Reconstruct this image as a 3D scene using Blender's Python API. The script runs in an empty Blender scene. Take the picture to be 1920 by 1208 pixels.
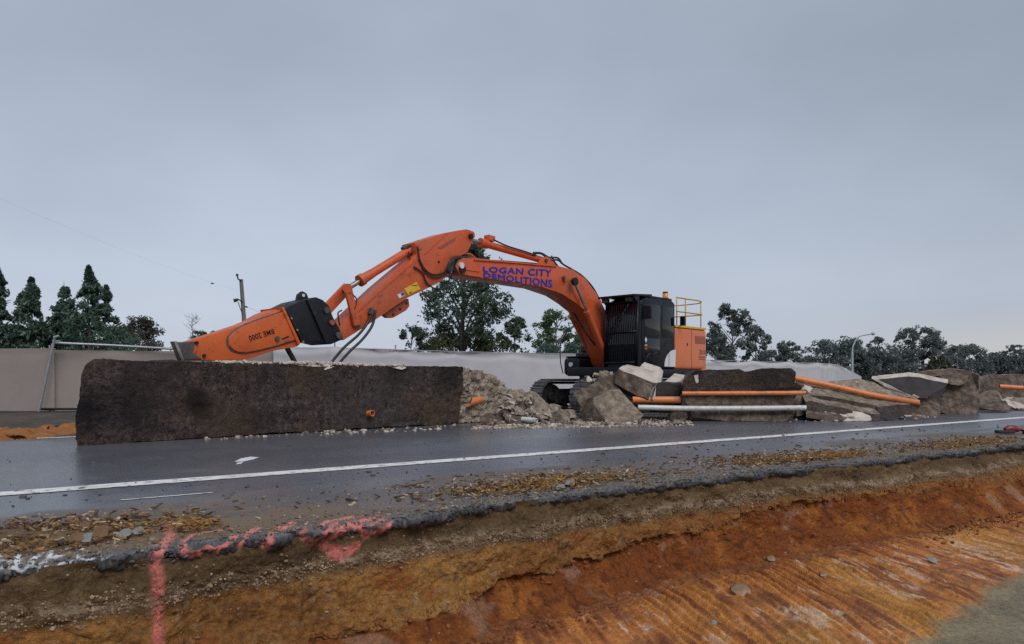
import bpy, bmesh, math, random
import numpy as np
from mathutils import Vector, Matrix

# ------------------------------------------------------------------ camera, sky, sun, exposure
SC = bpy.context.scene
F, CX, HV, EYE = 1400.0, 960.0, 715.0, 0.85        # focal length in photo pixels, image centre, horizon row, eye above road
cd = bpy.data.cameras.new('camera'); cam = bpy.data.objects.new('camera', cd)
SC.collection.objects.link(cam); SC.camera = cam
cd.sensor_width = 36.0; cd.lens = 36.0 * F / 1920.0; cd.shift_y = (HV - 604.0) / 1920.0
cd.clip_start = 0.05; cd.clip_end = 5000.0
cam.location = (0, 0, EYE); cam.rotation_euler = (math.radians(90), 0, 0)

W = bpy.data.worlds.new('World'); SC.world = W; W.use_nodes = True
wn = W.node_tree.nodes; wl = W.node_tree.links; wn.clear()
def wnode(t, **k):
    n = wn.new(t)
    for a, b in k.items(): setattr(n, a, b)
    return n
wout = wnode('ShaderNodeOutputWorld'); mixs = wnode('ShaderNodeMixShader')
sky = wnode('ShaderNodeTexSky', sky_type='NISHITA', sun_disc=False)
SUN_EL, SUN_AZ = math.radians(48), math.radians(150)        # azimuth clockwise from +Y: behind the photographer, to the right
sky.sun_elevation = SUN_EL; sky.sun_rotation = SUN_AZ
sky.air_density = 1.0; sky.dust_density = 3.0
bg1 = wnode('ShaderNodeBackground'); bg1.inputs['Strength'].default_value = 0.05
bg2 = wnode('ShaderNodeBackground'); bg2.inputs['Strength'].default_value = 1.0
tc = wnode('ShaderNodeTexCoord'); sep = wnode('ShaderNodeSeparateXYZ')
wl.new(tc.outputs['Generated'], sep.inputs[0])
ramp = wnode('ShaderNodeValToRGB')
wl.new(sep.outputs['Z'], ramp.inputs['Fac'])
def setramp(r, stops):
    e = r.color_ramp.elements
    while len(e) > 1: e.remove(e[-1])
    e[0].position = stops[0][0]; e[0].color = (*stops[0][1], 1)
    for p, c in stops[1:]:
        x = e.new(p); x.color = (*c, 1)
setramp(ramp, [(0.0, (.425, .450, .505)), (.10, (.395, .442, .520)), (.22, (.345, .395, .478)), (.38, (.285, .332, .402)), (1.0, (.285, .325, .385))])
wmap = wnode('ShaderNodeMapping'); wmap.inputs['Scale'].default_value = (1.0, 1.0, 2.0)
wl.new(tc.outputs['Generated'], wmap.inputs[0])
wnz = wnode('ShaderNodeTexNoise'); wnz.inputs['Scale'].default_value = 2.1; wnz.inputs['Detail'].default_value = 5; wnz.inputs['Roughness'].default_value = .5
wl.new(wmap.outputs[0], wnz.inputs['Vector'])
wr2 = wnode('ShaderNodeValToRGB'); setramp(wr2, [(.36, (.92, .925, .935)), (.64, (1.07, 1.065, 1.06))])
wl.new(wnz.outputs['Fac'], wr2.inputs['Fac'])
wmul = wnode('ShaderNodeMix', data_type='RGBA', blend_type='MULTIPLY'); wmul.inputs['Factor'].default_value = 1.0
wl.new(ramp.outputs[0], wmul.inputs['A']); wl.new(wr2.outputs[0], wmul.inputs['B'])
# a paler break in the cloud low over the horizon to the right
mx = wnode('ShaderNodeMapRange'); mx.inputs[1].default_value = .38; mx.inputs[2].default_value = .62
wl.new(sep.outputs['X'], mx.inputs[0])
mz = wnode('ShaderNodeMapRange'); mz.inputs[1].default_value = .085; mz.inputs[2].default_value = .02
wl.new(sep.outputs['Z'], mz.inputs[0])
we = wnode('ShaderNodeMapRange'); we.inputs[1].default_value = .05; we.inputs[2].default_value = .65; we.inputs[3].default_value = 1.0; we.inputs[4].default_value = .80   # heavier cloud to the right
wl.new(sep.outputs['X'], we.inputs[0])
wmul2 = wnode('ShaderNodeMix', data_type='RGBA', blend_type='MULTIPLY'); wmul2.inputs['Factor'].default_value = 1.0
wl.new(wmul.outputs['Result'], wmul2.inputs['A']); wl.new(we.outputs[0], wmul2.inputs['B'])
mm = wnode('ShaderNodeMath', operation='MULTIPLY'); wl.new(mx.outputs[0], mm.inputs[0]); wl.new(mz.outputs[0], mm.inputs[1])
mm2 = wnode('ShaderNodeMath', operation='MULTIPLY'); wl.new(mm.outputs[0], mm2.inputs[0]); mm2.inputs[1].default_value = .75
wm3 = wnode('ShaderNodeMix', data_type='RGBA'); wl.new(mm2.outputs[0], wm3.inputs['Factor'])
wl.new(wmul2.outputs['Result'], wm3.inputs['A']); wm3.inputs['B'].default_value = (.52, .50, .42, 1)
wl.new(sky.outputs[0], bg1.inputs['Color']); wl.new(wm3.outputs['Result'], bg2.inputs['Color'])
mixs.inputs[0].default_value = .93
wl.new(bg1.outputs[0], mixs.inputs[1]); wl.new(bg2.outputs[0], mixs.inputs[2]); wl.new(mixs.outputs[0], wout.inputs['Surface'])

sl = bpy.data.lights.new('sun', 'SUN'); sun = bpy.data.objects.new('sun', sl); SC.collection.objects.link(sun)
sl.energy = 1.4; sl.angle = math.radians(40); sl.color = (1.0, .97, .93)
sun.location = (20, -20, 30)
sd = Vector((math.sin(SUN_AZ) * math.cos(SUN_EL), math.cos(SUN_AZ) * math.cos(SUN_EL), math.sin(SUN_EL)))
sun.rotation_euler = sd.to_track_quat('Z', 'Y').to_euler()
SC.view_settings.view_transform = 'Standard'; SC.view_settings.look = 'None'
SC.cycles.use_denoising = False
SC.view_settings.gamma = 1.0; SC.view_settings.exposure = 0.5; SC.view_settings.use_curve_mapping = False

# ------------------------------------------------------------------ helpers
R = random.Random(7); NR = np.random.RandomState(11)
COL = SC.collection
def V3(*a): return Vector(a)
def px(u, v, Y): return Vector(((u - CX) / F * Y, Y, EYE - (v - HV) / F * Y))
def gp(u, v, z=0.0):
    Y = (EYE - z) * F / (v - HV); return Vector(((u - CX) / F * Y, Y, z))
TH = math.radians(36.8); CT, ST = math.cos(TH), math.sin(TH)     # road direction
def rw(a, n, z=0.0): return Vector((a * CT - n * ST, a * ST + n * CT, z))
def an(p): return (p[0] * CT + p[1] * ST, -p[0] * ST + p[1] * CT)

def _h(ix, iy, iz, s):
    h = (ix.astype(np.int64) * 374761393 + iy.astype(np.int64) * 668265263 + iz.astype(np.int64) * 2147483647 + s * 974634777) & 0xffffffff
    h = ((h ^ (h >> 13)) * 1274126177) & 0xffffffff
    h = ((h ^ (h >> 16)) * 2246822519) & 0xffffffff
    return ((h ^ (h >> 15)) & 0xffffff) / float(0xffffff) * 2 - 1
def vn(x, y, z, s=0):
    x, y, z = np.broadcast_arrays(np.asarray(x, float), np.asarray(y, float), np.asarray(z, float))
    fx, fy, fz = np.floor(x), np.floor(y), np.floor(z)
    tx, ty, tz = x - fx, y - fy, z - fz
    tx = tx * tx * (3 - 2 * tx); ty = ty * ty * (3 - 2 * ty); tz = tz * tz * (3 - 2 * tz)
    r = 0
    for dx in (0, 1):
        for dy in (0, 1):
            for dz in (0, 1):
                w = (tx if dx else 1 - tx) * (ty if dy else 1 - ty) * (tz if dz else 1 - tz)
                r = r + w * _h(fx + dx, fy + dy, fz + dz, s)
    return r
def fbm(x, y, z, o=4, g=.5, s=0):
    r = 0; a = 1.0; f = 1.0; t = 0
    for i in range(o):
        r = r + a * vn(x * f, y * f, z * f, s + i * 17); t += a; a *= g; f *= 2.03
    return r / t * 1.6
def sst(x, a, b):
    t = np.clip((x - a) / (b - a), 0, 1); return t * t * (3 - 2 * t)

BASE = {}
def link(o, parent=None):
    COL.objects.link(o)
    if parent is not None: o.parent = parent
    return o
def tag(o, label=None, cat=None, group=None, kind=None):
    if label: o['label'] = label
    if cat: o['category'] = cat
    if group: o['group'] = group
    if kind: o['kind'] = kind
    return o
def thing(name, label, cat, base, group=None):
    o = bpy.data.objects.new(name, None); o.empty_display_size = .2; o.location = base; link(o)
    BASE[o.name] = Vector(base); return tag(o, label, cat, group)
def mesh(name, V, Fc, base=(0, 0, 0), smooth=False, mats=(), mi=None):
    me = bpy.data.meshes.new(name)
    V = np.asarray([tuple(v) for v in V] if not isinstance(V, np.ndarray) else V, float) - np.array(tuple(base))
    me.from_pydata(V.tolist(), [], Fc if isinstance(Fc, list) else Fc.tolist())
    for m in mats: me.materials.append(m)
    if mi is not None: me.polygons.foreach_set('material_index', np.asarray(mi, np.int32))
    if smooth: me.polygons.foreach_set('use_smooth', [True] * len(me.polygons))
    me.update(); return me
def add(name, VF, m, parent=None, base=None, smooth=False, bevel=0, seg=2, mi=None, autos=None):
    V, Fc = VF
    if base is None: base = BASE[parent.name] if parent is not None else Vector((0, 0, 0))
    mats = m if isinstance(m, (list, tuple)) else [m]
    me = mesh(name, V, Fc, base, smooth, mats, mi)
    if bevel:
        bm = bmesh.new(); bm.from_mesh(me)
        bmesh.ops.remove_doubles(bm, verts=bm.verts, dist=1e-5)
        es = [e for e in bm.edges if len(e.link_faces) == 2 and e.calc_face_angle(0) > .45]
        bmesh.ops.bevel(bm, geom=es, offset=bevel, segments=seg, affect='EDGES', profile=.6, clamp_overlap=True)
        bm.to_mesh(me); bm.free()
    o = bpy.data.objects.new(name, me)
    if parent is None: o.location = base
    link(o, parent); BASE[o.name] = Vector(base)
    if bevel or autos:
        me.polygons.foreach_set('use_smooth', [True] * len(me.polygons))
        me.set_sharp_from_angle(angle=autos or .6)
    return o
def merge(*L):
    V = []; Fc = []
    for v, f in L:
        k = len(V); V += [Vector(p) for p in v]; Fc += [tuple(i + k for i in q) for q in f]
    return V, Fc
def prism(poly, vec):
    n = len(poly); poly = [Vector(p) for p in poly]; vec = Vector(vec)
    V = poly + [p + vec for p in poly]
    nrm = Vector((0, 0, 0))
    for i in range(n): nrm += poly[i].cross(poly[(i + 1) % n])
    fl = nrm.dot(vec) > 0
    f0 = list(range(n)); f1 = [i + n for i in range(n)]
    Fc = [tuple(f0[::-1]) if fl else tuple(f0), tuple(f1) if fl else tuple(f1[::-1])]
    for i in range(n):
        j = (i + 1) % n
        q = (i, j, j + n, i + n); Fc.append(q if fl else q[::-1])
    return V, Fc
def obox(c, ax, ay, az, hx, hy, hz):
    c = Vector(c); ax, ay, az = Vector(ax) * hx, Vector(ay) * hy, Vector(az) * hz
    p = [c - ax - ay - az, c + ax - ay - az, c + ax + ay - az, c - ax + ay - az]
    return prism(p, az * 2)
def tube(pts, r, n=8, cap=True):
    pts = [Vector(p) for p in pts]; rs = r if isinstance(r, (list, tuple)) else [r] * len(pts)
    V = []; Fc = []; up = None
    for i, p in enumerate(pts):
        t = (pts[min(i + 1, len(pts) - 1)] - pts[max(i - 1, 0)]).normalized()
        if up is None:
            up = t.orthogonal().normalized()
        up = (up - t * up.dot(t)); up = up.normalized() if up.length > 1e-6 else t.orthogonal().normalized()
        b = t.cross(up)
        for k in range(n):
            a = 2 * math.pi * k / n; V.append(p + (up * math.cos(a) + b * math.sin(a)) * rs[i])
    for i in range(len(pts) - 1):
        for k in range(n):
            k2 = (k + 1) % n; Fc.append((i * n + k, i * n + k2, (i + 1) * n + k2, (i + 1) * n + k))
    if cap: Fc += [tuple(range(n))[::-1], tuple(range((len(pts) - 1) * n, len(pts) * n))]
    return V, Fc
def pipe(p0, p1, r, rin, n=20, cut=0):      # an open plastic pipe with a wall; cut slants the far end
    p0, p1 = Vector(p0), Vector(p1); t = (p1 - p0).normalized(); up = t.orthogonal().normalized(); b = t.cross(up)
    V = []; Fc = []
    for p, rr, e in ((p0, rin, 0), (p0, r, 0), (p1, r, 1), (p1, rin, 1)):
        for k in range(n):
            a = 2 * math.pi * k / n; V.append(p + (up * math.cos(a) + b * math.sin(a)) * rr + t * (e * cut * math.sin(a)))
    for i in range(4):
        for k in range(n):
            k2 = (k + 1) % n; j = (i + 1) % 4
            Fc.append((i * n + k, i * n + k2, j * n + k2, j * n + k))
    return V, Fc
def crv(pts, n=8):                          # smooth curve through points
    pts = [Vector(p) for p in pts]; out = []
    P = [pts[0] * 2 - pts[1]] + pts + [pts[-1] * 2 - pts[-2]]
    for i in range(1, len(P) - 2):
        for k in range(n):
            t = k / n; a, b, c, d = P[i - 1], P[i], P[i + 1], P[i + 2]
            out.append(.5 * ((2 * b) + (c - a) * t + (2 * a - 5 * b + 4 * c - d) * t * t + (3 * b - a - 3 * c + d) * t ** 3))
    out.append(pts[-1]); return out

# ------------------------------------------------------------------ materials
def lin(r, g, b): return tuple(((c / 255) / 12.92 if c / 255 <= .04045 else ((c / 255 + .055) / 1.055) ** 2.4) for c in (r, g, b))
def mat(name, ramp, scale=3.0, detail=6, nrough=.6, rough=.8, rvar=0.0, bump=.3, bscale=25.0, bdist=.02, metal=0.0, spec=.2,
        blots=(), spots=(), attr=None, attr_mul=(.7, 1.3), stretch=(1, 1, 1), rattr=None, coat=0.0):
    m = bpy.data.materials.new(name); m.use_nodes = True; nt = m.node_tree; N = nt.nodes; L = nt.links
    b = N['Principled BSDF']; tcn = N.new('ShaderNodeTexCoord'); mp = N.new('ShaderNodeMapping'); mp.inputs['Scale'].default_value = stretch
    L.new(tcn.outputs['Object'], mp.inputs[0])
    def nz(s, d=detail, r=nrough):
        x = N.new('ShaderNodeTexNoise'); x.inputs['Scale'].default_value = s; x.inputs['Detail'].default_value = d; x.inputs['Roughness'].default_value = r
        L.new(mp.outputs[0], x.inputs['Vector']); return x
    n1 = nz(scale); cr = N.new('ShaderNodeValToRGB'); setramp(cr, ramp); L.new(n1.outputs['Fac'], cr.inputs['Fac']); c = cr.outputs[0]
    if attr:
        at = N.new('ShaderNodeAttribute'); at.attribute_name = attr
        mr = N.new('ShaderNodeMapRange'); mr.inputs[1].default_value = .3; mr.inputs[2].default_value = .7; mr.inputs[3].default_value, mr.inputs[4].default_value = attr_mul
        L.new(n1.outputs['Fac'], mr.inputs[0])
        mu = N.new('ShaderNodeMix'); mu.data_type = 'RGBA'; mu.blend_type = 'MULTIPLY'; mu.inputs['Factor'].default_value = 1
        L.new(at.outputs['Color'], mu.inputs['A']); L.new(mr.outputs[0], mu.inputs['B']); c = mu.outputs['Result']
    for i, (s, lo, hi, colr, amt) in enumerate(blots):
        x = nz(s, 5, .6); mr = N.new('ShaderNodeMapRange'); mr.inputs[1].default_value = lo; mr.inputs[2].default_value = hi; mr.inputs[4].default_value = amt
        off = N.new('ShaderNodeMapping'); off.inputs['Location'].default_value = (3.7 * i + 1, 9.1 * i, 5.3); L.new(mp.outputs[0], off.inputs[0]); L.new(off.outputs[0], x.inputs['Vector'])
        L.new(x.outputs['Fac'], mr.inputs[0]); mi = N.new('ShaderNodeMix'); mi.data_type = 'RGBA'
        L.new(mr.outputs[0], mi.inputs['Factor']); L.new(c, mi.inputs['A']); mi.inputs['B'].default_value = (*colr, 1); c = mi.outputs['Result']
    for (p_, r_, colr, amt) in spots:
        vd = N.new('ShaderNodeVectorMath'); vd.operation = 'DISTANCE'; L.new(tcn.outputs['Object'], vd.inputs[0]); vd.inputs[1].default_value = p_
        x = nz(5.0, 4, .65); ad = N.new('ShaderNodeMath'); ad.operation = 'MULTIPLY_ADD'; L.new(x.outputs['Fac'], ad.inputs[0]); ad.inputs[1].default_value = r_ * 1.6; L.new(vd.outputs['Value'], ad.inputs[2])
        mr = N.new('ShaderNodeMapRange'); mr.inputs[1].default_value = r_ * 2.0; mr.inputs[2].default_value = r_ * 1.1; mr.inputs[4].default_value = amt; L.new(ad.outputs[0], mr.inputs[0])
        mi = N.new('ShaderNodeMix'); mi.data_type = 'RGBA'; L.new(mr.outputs[0], mi.inputs['Factor']); L.new(c, mi.inputs['A']); mi.inputs['B'].default_value = (*colr, 1); c = mi.outputs['Result']
    L.new(c, b.inputs['Base Color'])
    b.inputs['Metallic'].default_value = metal; b.inputs['Specular IOR Level'].default_value = spec; b.inputs['Coat Weight'].default_value = coat
    if rattr:
        at2 = N.new('ShaderNodeAttribute'); at2.attribute_name = rattr; ro = at2.outputs['Fac']
    else:
        ro = None; b.inputs['Roughness'].default_value = rough
    if rvar or ro is not None:
        x = nz(scale * 1.7, 4); mr = N.new('ShaderNodeMapRange'); mr.inputs[1].default_value = .3; mr.inputs[2].default_value = .7
        mr.inputs[3].default_value = -rvar + (0 if ro is not None else rough); mr.inputs[4].default_value = rvar + (0 if ro is not None else rough)
        L.new(x.outputs['Fac'], mr.inputs[0]); o = mr.outputs[0]
        if ro is not None:
            ad = N.new('ShaderNodeMath'); ad.operation = 'ADD'; L.new(o, ad.inputs[0]); L.new(ro, ad.inputs[1]); o = ad.outputs[0]
        L.new(o, b.inputs['Roughness'])
    if bump:
        x = nz(bscale, 7, .65); bn = N.new('ShaderNodeBump'); bn.inputs['Strength'].default_value = bump; bn.inputs['Distance'].default_value = bdist
        L.new(x.outputs['Fac'], bn.inputs['Height']); L.new(bn.outputs[0], b.inputs['Normal'])
    return m
def two(c, d=.25): return [(.3, tuple(x * (1 - d) for x in c)), (.7, tuple(x * (1 + d) for x in c))]

M = {}
M['orange'] = mat('excavator_orange', two((.56, .085, .020), .08), 2.2, rough=.42, rvar=.12, bump=.04, bscale=8,
                  blots=[(4, .56, .66, (.24, .045, .03), .5), (16, .60, .65, (.10, .05, .035), .6), (38, .585, .62, (.30, .19, .13), .55), (.8, .50, .62, (.36, .10, .05), .45), (1.0, .52, .66, (.52, .13, .06), .4)], spec=.5)
M['orange2'] = mat('breaker_orange', two((.56, .10, .016), .08), 2.5, rough=.45, rvar=.1, bump=.05, bscale=10,
                   blots=[(7, .58, .66, (.2, .04, .025), .6), (34, .59, .62, (.32, .20, .13), .55), (1.6, .54, .66, (.36, .055, .022), .5)], spec=.5)
M['bodyorange'] = mat('counterweight_orange', two((.62, .15, .05), .06), 2.0, rough=.35, rvar=.06, bump=.02, bscale=6, coat=.2,
                      blots=[(2.5, .6, .8, (.45, .16, .10), .5)], spec=.5)
M['black'] = mat('black_paint', two((.005, .006, .011), .3), 4, spec=.3, rough=.4, rvar=.12, bump=.06, bscale=15, blots=[(5, .62, .78, (.022, .021, .024), .5)])
M['blackm'] = mat('black_bracket_steel', two((.008, .009, .013), .3), 5, spec=.35, rough=.5, rvar=.12, bump=.15, bscale=14, blots=[(7, .6, .72, (.035, .03, .028), .5)])
M['rubber'] = mat('hose_rubber', two((.016, .016, .018), .2), 6, rough=.55, bump=.05, spec=.5)
M['glass'] = mat('cab_glass', two((.006, .009, .014), .15), 2, rough=.05, bump=0, spec=.5)
M['steel'] = mat('bare_steel', two((.33, .32, .31), .2), 5, rough=.3, rvar=.1, metal=.9, bump=.05, spec=.5)
M['worn'] = mat('worn_steel', two((.10, .085, .085), .3), 6, rough=.5, rvar=.12, metal=.5, bump=.25, bscale=18, blots=[(9, .58, .7, (.24, .20, .19), .6), (4, .6, .7, (.22, .07, .035), .6)], spec=.5)
M['tracksteel'] = mat('track_steel', two((.045, .042, .042), .3), 6, rough=.45, rvar=.15, metal=.6, bump=.2, blots=[(5, .52, .7, (.16, .14, .12), .7)], spec=.5)
M['grouser'] = mat('worn_track_shoe', two((.20, .19, .19), .3), 6, rough=.42, rvar=.12, metal=.6, bump=.2, blots=[(4, .55, .7, (.07, .055, .045), .8)], spec=.5)
M['yellow'] = mat('safety_yellow', two((.62, .40, .03), .12), 5, rough=.5, bump=.03, spec=.5)
M['yellowrail'] = mat('rail_yellow', two((.50, .32, .09), .15), 5, rough=.5, bump=.03)
M['amber'] = mat('amber_beacon', two((.75, .26, .01), .1), 5, rough=.2, bump=0, coat=.5, spec=.5)
M['blue'] = mat('letter_blue', two((.022, .035, .33), .08), 8, rough=.45, bump=0)
M['ink'] = mat('letter_black', two((.03, .012, .012), .1), 8, rough=.5, bump=0, blots=[(30, .60, .7, (.4, .09, .03), .6)])
M['white'] = mat('white_decal', two((.62, .63, .66), .08), 5, rough=.4, bump=0)
M['decalred'] = mat('faded_red_panel', two((.30, .09, .06), .15), 6, rough=.4, bump=0)
M['decalblue'] = mat('blue_decal', two((.04, .08, .26), .2), 20, rough=.4, bump=0)
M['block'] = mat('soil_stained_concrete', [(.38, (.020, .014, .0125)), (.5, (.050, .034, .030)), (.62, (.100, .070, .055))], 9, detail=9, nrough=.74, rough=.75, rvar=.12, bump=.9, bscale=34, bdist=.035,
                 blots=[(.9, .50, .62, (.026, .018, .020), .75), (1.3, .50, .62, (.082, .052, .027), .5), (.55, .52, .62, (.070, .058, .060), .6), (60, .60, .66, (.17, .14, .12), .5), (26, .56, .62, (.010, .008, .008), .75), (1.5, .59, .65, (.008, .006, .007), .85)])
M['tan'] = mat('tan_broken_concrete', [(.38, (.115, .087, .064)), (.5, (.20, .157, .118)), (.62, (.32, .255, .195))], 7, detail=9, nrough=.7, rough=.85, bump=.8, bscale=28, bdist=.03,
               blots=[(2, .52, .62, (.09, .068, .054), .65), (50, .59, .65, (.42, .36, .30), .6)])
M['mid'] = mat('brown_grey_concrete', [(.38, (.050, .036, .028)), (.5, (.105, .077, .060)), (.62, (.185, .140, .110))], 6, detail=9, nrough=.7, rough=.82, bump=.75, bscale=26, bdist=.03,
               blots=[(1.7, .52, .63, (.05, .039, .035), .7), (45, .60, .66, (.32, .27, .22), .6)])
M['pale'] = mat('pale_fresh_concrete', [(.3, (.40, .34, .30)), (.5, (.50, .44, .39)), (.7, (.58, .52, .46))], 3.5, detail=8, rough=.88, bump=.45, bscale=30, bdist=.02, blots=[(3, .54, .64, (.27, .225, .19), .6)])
M['dark'] = mat('dark_concrete', [(.3, (.018, .016, .017)), (.7, (.048, .042, .042))], 3, detail=8, rough=.6, bump=.6, bscale=25, bdist=.03)  # near-black concrete, a little smoother than the other kinds
M['orangepvc'] = mat('orange_conduit', two((.66, .20, .055), .08), 4, rough=.42, rvar=.08, bump=.03, blots=[(5, .53, .63, (.34, .14, .07), .6), (22, .58, .63, (.18, .11, .07), .6)], spec=.5)
M['whitepvc'] = mat('white_conduit', two((.56, .56, .53), .06), 4, rough=.42, bump=.03, blots=[(5, .53, .63, (.36, .32, .27), .6), (22, .58, .63, (.2, .17, .14), .5)], spec=.5)
M['clothl'] = mat('beige_shade_cloth', two((.285, .245, .225), .06), 1.2, rough=.95, bump=.3, bscale=60, bdist=.006, spec=.1, blots=[(.8, .5, .8, (.25, .215, .195), .5)])
M['clothr'] = mat('grey_shade_cloth', two((.49, .485, .515), .05), 1.0, rough=.95, bump=.3, bscale=60, bdist=.006, spec=.1, blots=[(.9, .55, .8, (.42, .41, .43), .5)])
M['galv'] = mat('galvanised_pipe', two((.36, .37, .39), .12), 5, rough=.42, metal=.6, bump=.03, spec=.5)
M['pole'] = mat('weathered_timber_pole', two((.16, .145, .14), .2), 3, rough=.9, bump=.4, stretch=(6, 6, .5))
M['lamp'] = mat('lamp_post_grey', two((.40, .44, .47), .1), 3, rough=.45, metal=.4, bump=.02, spec=.5)
M['dirt'] = mat('dark_soil', [(.3, (.045, .038, .034)), (.7, (.10, .082, .07))], 1.6, rough=.9, bump=.6, bscale=12, bdist=.04, blots=[(.35, .5, .7, (.13, .08, .05), .6)])
M['orangeclay'] = mat('loose_orange_clay', [(.3, (.20, .075, .025)), (.7, (.38, .16, .055))], 3, detail=8, rough=.9, bump=.7, bscale=14, bdist=.04)
M['bank'] = mat('layered_soil', two((.5, .5, .5), .2), 38, detail=8, nrough=.72, rough=.86, rvar=.08, bump=1.0, bscale=60, bdist=.022, attr='Col', attr_mul=(.5, 1.55))
M['floor'] = mat('wet_clay_floor', two((.5, .5, .5), .2), 30, detail=8, nrough=.7, rattr='Rgh', rvar=.1, bump=.9, bscale=60, bdist=.016, attr='Col', attr_mul=(.58, 1.48), spec=.35)
M['road'] = mat('wet_asphalt', two((.5, .5, .5), .2), 70, detail=5, nrough=.7, rattr='Rgh', rvar=.07, bump=.13, bscale=160, bdist=.005, attr='Col', attr_mul=(.72, 1.3), spec=.5)
M['line'] = mat('worn_white_road_paint', two((.70, .69, .67), .06), 7, rough=.55, bump=.2, bscale=80, bdist=.004, blots=[(14, .55, .62, (.12, .115, .115), .75), (2.1, .54, .66, (.42, .40, .38), .6)])
M['wpaint'] = mat('white_spray_paint', two((.62, .63, .66), .08), 7, rough=.6, bump=.3, bscale=60, bdist=.006, blots=[(14, .60, .68, (.12, .11, .11), .7)])
M['gravel'] = mat('mixed_gravel', [(.28, (.105, .066, .038)), (.5, (.225, .155, .10)), (.72, (.40, .30, .215))], 6, detail=3, rough=.8, bump=.4, bscale=60, bdist=.006)
M['clod'] = mat('clay_clods', [(.28, (.10, .035, .014)), (.5, (.19, .07, .024)), (.72, (.27, .13, .05))], 5, detail=4, rough=.88, bump=.5, bscale=40, bdist=.008)
M['rubbledust'] = mat('small_concrete_rubble', [(.36, (.15, .115, .092)), (.5, (.30, .245, .20)), (.64, (.55, .48, .41))], 3, detail=3, rough=.85, bump=.4, bscale=40, bdist=.01)
M['asphaltbits'] = mat('asphalt_crumbs', [(.3, (.03, .03, .033)), (.7, (.13, .125, .13))], 6, detail=4, rough=.6, bump=.5, bscale=50, bdist=.008)
M['mulch'] = mat('wood_chips', [(.25, (.085, .048, .026)), (.5, (.26, .135, .045)), (.75, (.48, .30, .12))], 14, detail=2, rough=.85, bump=.3, bscale=60, bdist=.005)
M['stone'] = mat('grey_stone', two((.21, .215, .205), .25), 12, detail=6, rough=.75, bump=.5, bscale=40, bdist=.008)
M['brownstone'] = mat('rusty_stone', two((.17, .098, .058), .25), 12, detail=6, rough=.8, bump=.5, bscale=40, bdist=.008)
M['red'] = mat('red_plastic', two((.17, .014, .018), .2), 6, rough=.4, bump=.05, spec=.5)
M['bluesheet'] = mat('blue_green_plastic', two((.28, .40, .44), .2), 9, rough=.35, bump=.2, spec=.5)
M['bark'] = mat('grey_bark', two((.14, .12, .11), .3), 3, rough=.9, bump=.5, stretch=(4, 4, .8))
def leafmat(name, c, d=.5):
    m = mat(name, [(.3, tuple(x * (1 - d) for x in c)), (.7, tuple(x * (1 + d) for x in c))], .9, detail=3, rough=.55, bump=0, spec=.35)
    nt = m.node_tree; b = nt.nodes['Principled BSDF']; out_ = nt.nodes['Material Output']; tr = nt.nodes.new('ShaderNodeBsdfTranslucent'); mx_ = nt.nodes.new('ShaderNodeMixShader'); mx_.inputs[0].default_value = .35
    nt.links.new(b.inputs['Base Color'].links[0].from_socket, tr.inputs['Color']); nt.links.new(b.outputs[0], mx_.inputs[1]); nt.links.new(tr.outputs[0], mx_.inputs[2]); nt.links.new(mx_.outputs[0], out_.inputs['Surface'])
    return m
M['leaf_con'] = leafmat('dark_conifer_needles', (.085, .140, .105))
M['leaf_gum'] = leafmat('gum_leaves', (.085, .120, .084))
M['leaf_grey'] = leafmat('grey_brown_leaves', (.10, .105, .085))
M['leaf_far'] = leafmat('far_hazed_leaves', (.150, .178, .172))  # paler, greyer base: distance haze put into the leaf colour
M['leaf_bri'] = leafmat('bright_green_leaves', (.075, .13, .055))
M['leaf_olive'] = leafmat('olive_scrub', (.075, .085, .042))
M['twig'] = mat('bare_twigs', two((.20, .19, .19), .2), 5, rough=.9, bump=0)
M['soilmix'] = mat('loose_brown_soil', [(.28, (.055, .036, .023)), (.5, (.115, .074, .042)), (.72, (.21, .125, .06))], 16, detail=7, nrough=.7, rough=.9, bump=.7, bscale=60, bdist=.012, blots=[(30, .62, .68, (.34, .22, .10), .7)])
M['chipdark'] = mat('dark_bark_chips', [(.4, (.045, .028, .018)), (.6, (.13, .075, .04))], 14, detail=2, rough=.9, bump=.3, bscale=60, bdist=.005)
M['chippale'] = mat('pale_dry_chips', [(.4, (.26, .19, .12)), (.6, (.50, .42, .32))], 14, detail=2, rough=.85, bump=.3, bscale=60, bdist=.005)
M['wire'] = mat('weathered_wire', two((.22, .23, .25), .1), 5, rough=.5, bump=0)
M['tanlight'] = mat('fresh_tan_fracture', [(.38, (.15, .118, .09)), (.5, (.28, .228, .18)), (.62, (.44, .37, .30))], 8, detail=10, nrough=.75, rough=.88, bump=1.0, bscale=34, bdist=.04, blots=[(2.2, .53, .62, (.11, .085, .066), .6), (50, .58, .64, (.55, .48, .41), .6)])

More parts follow.
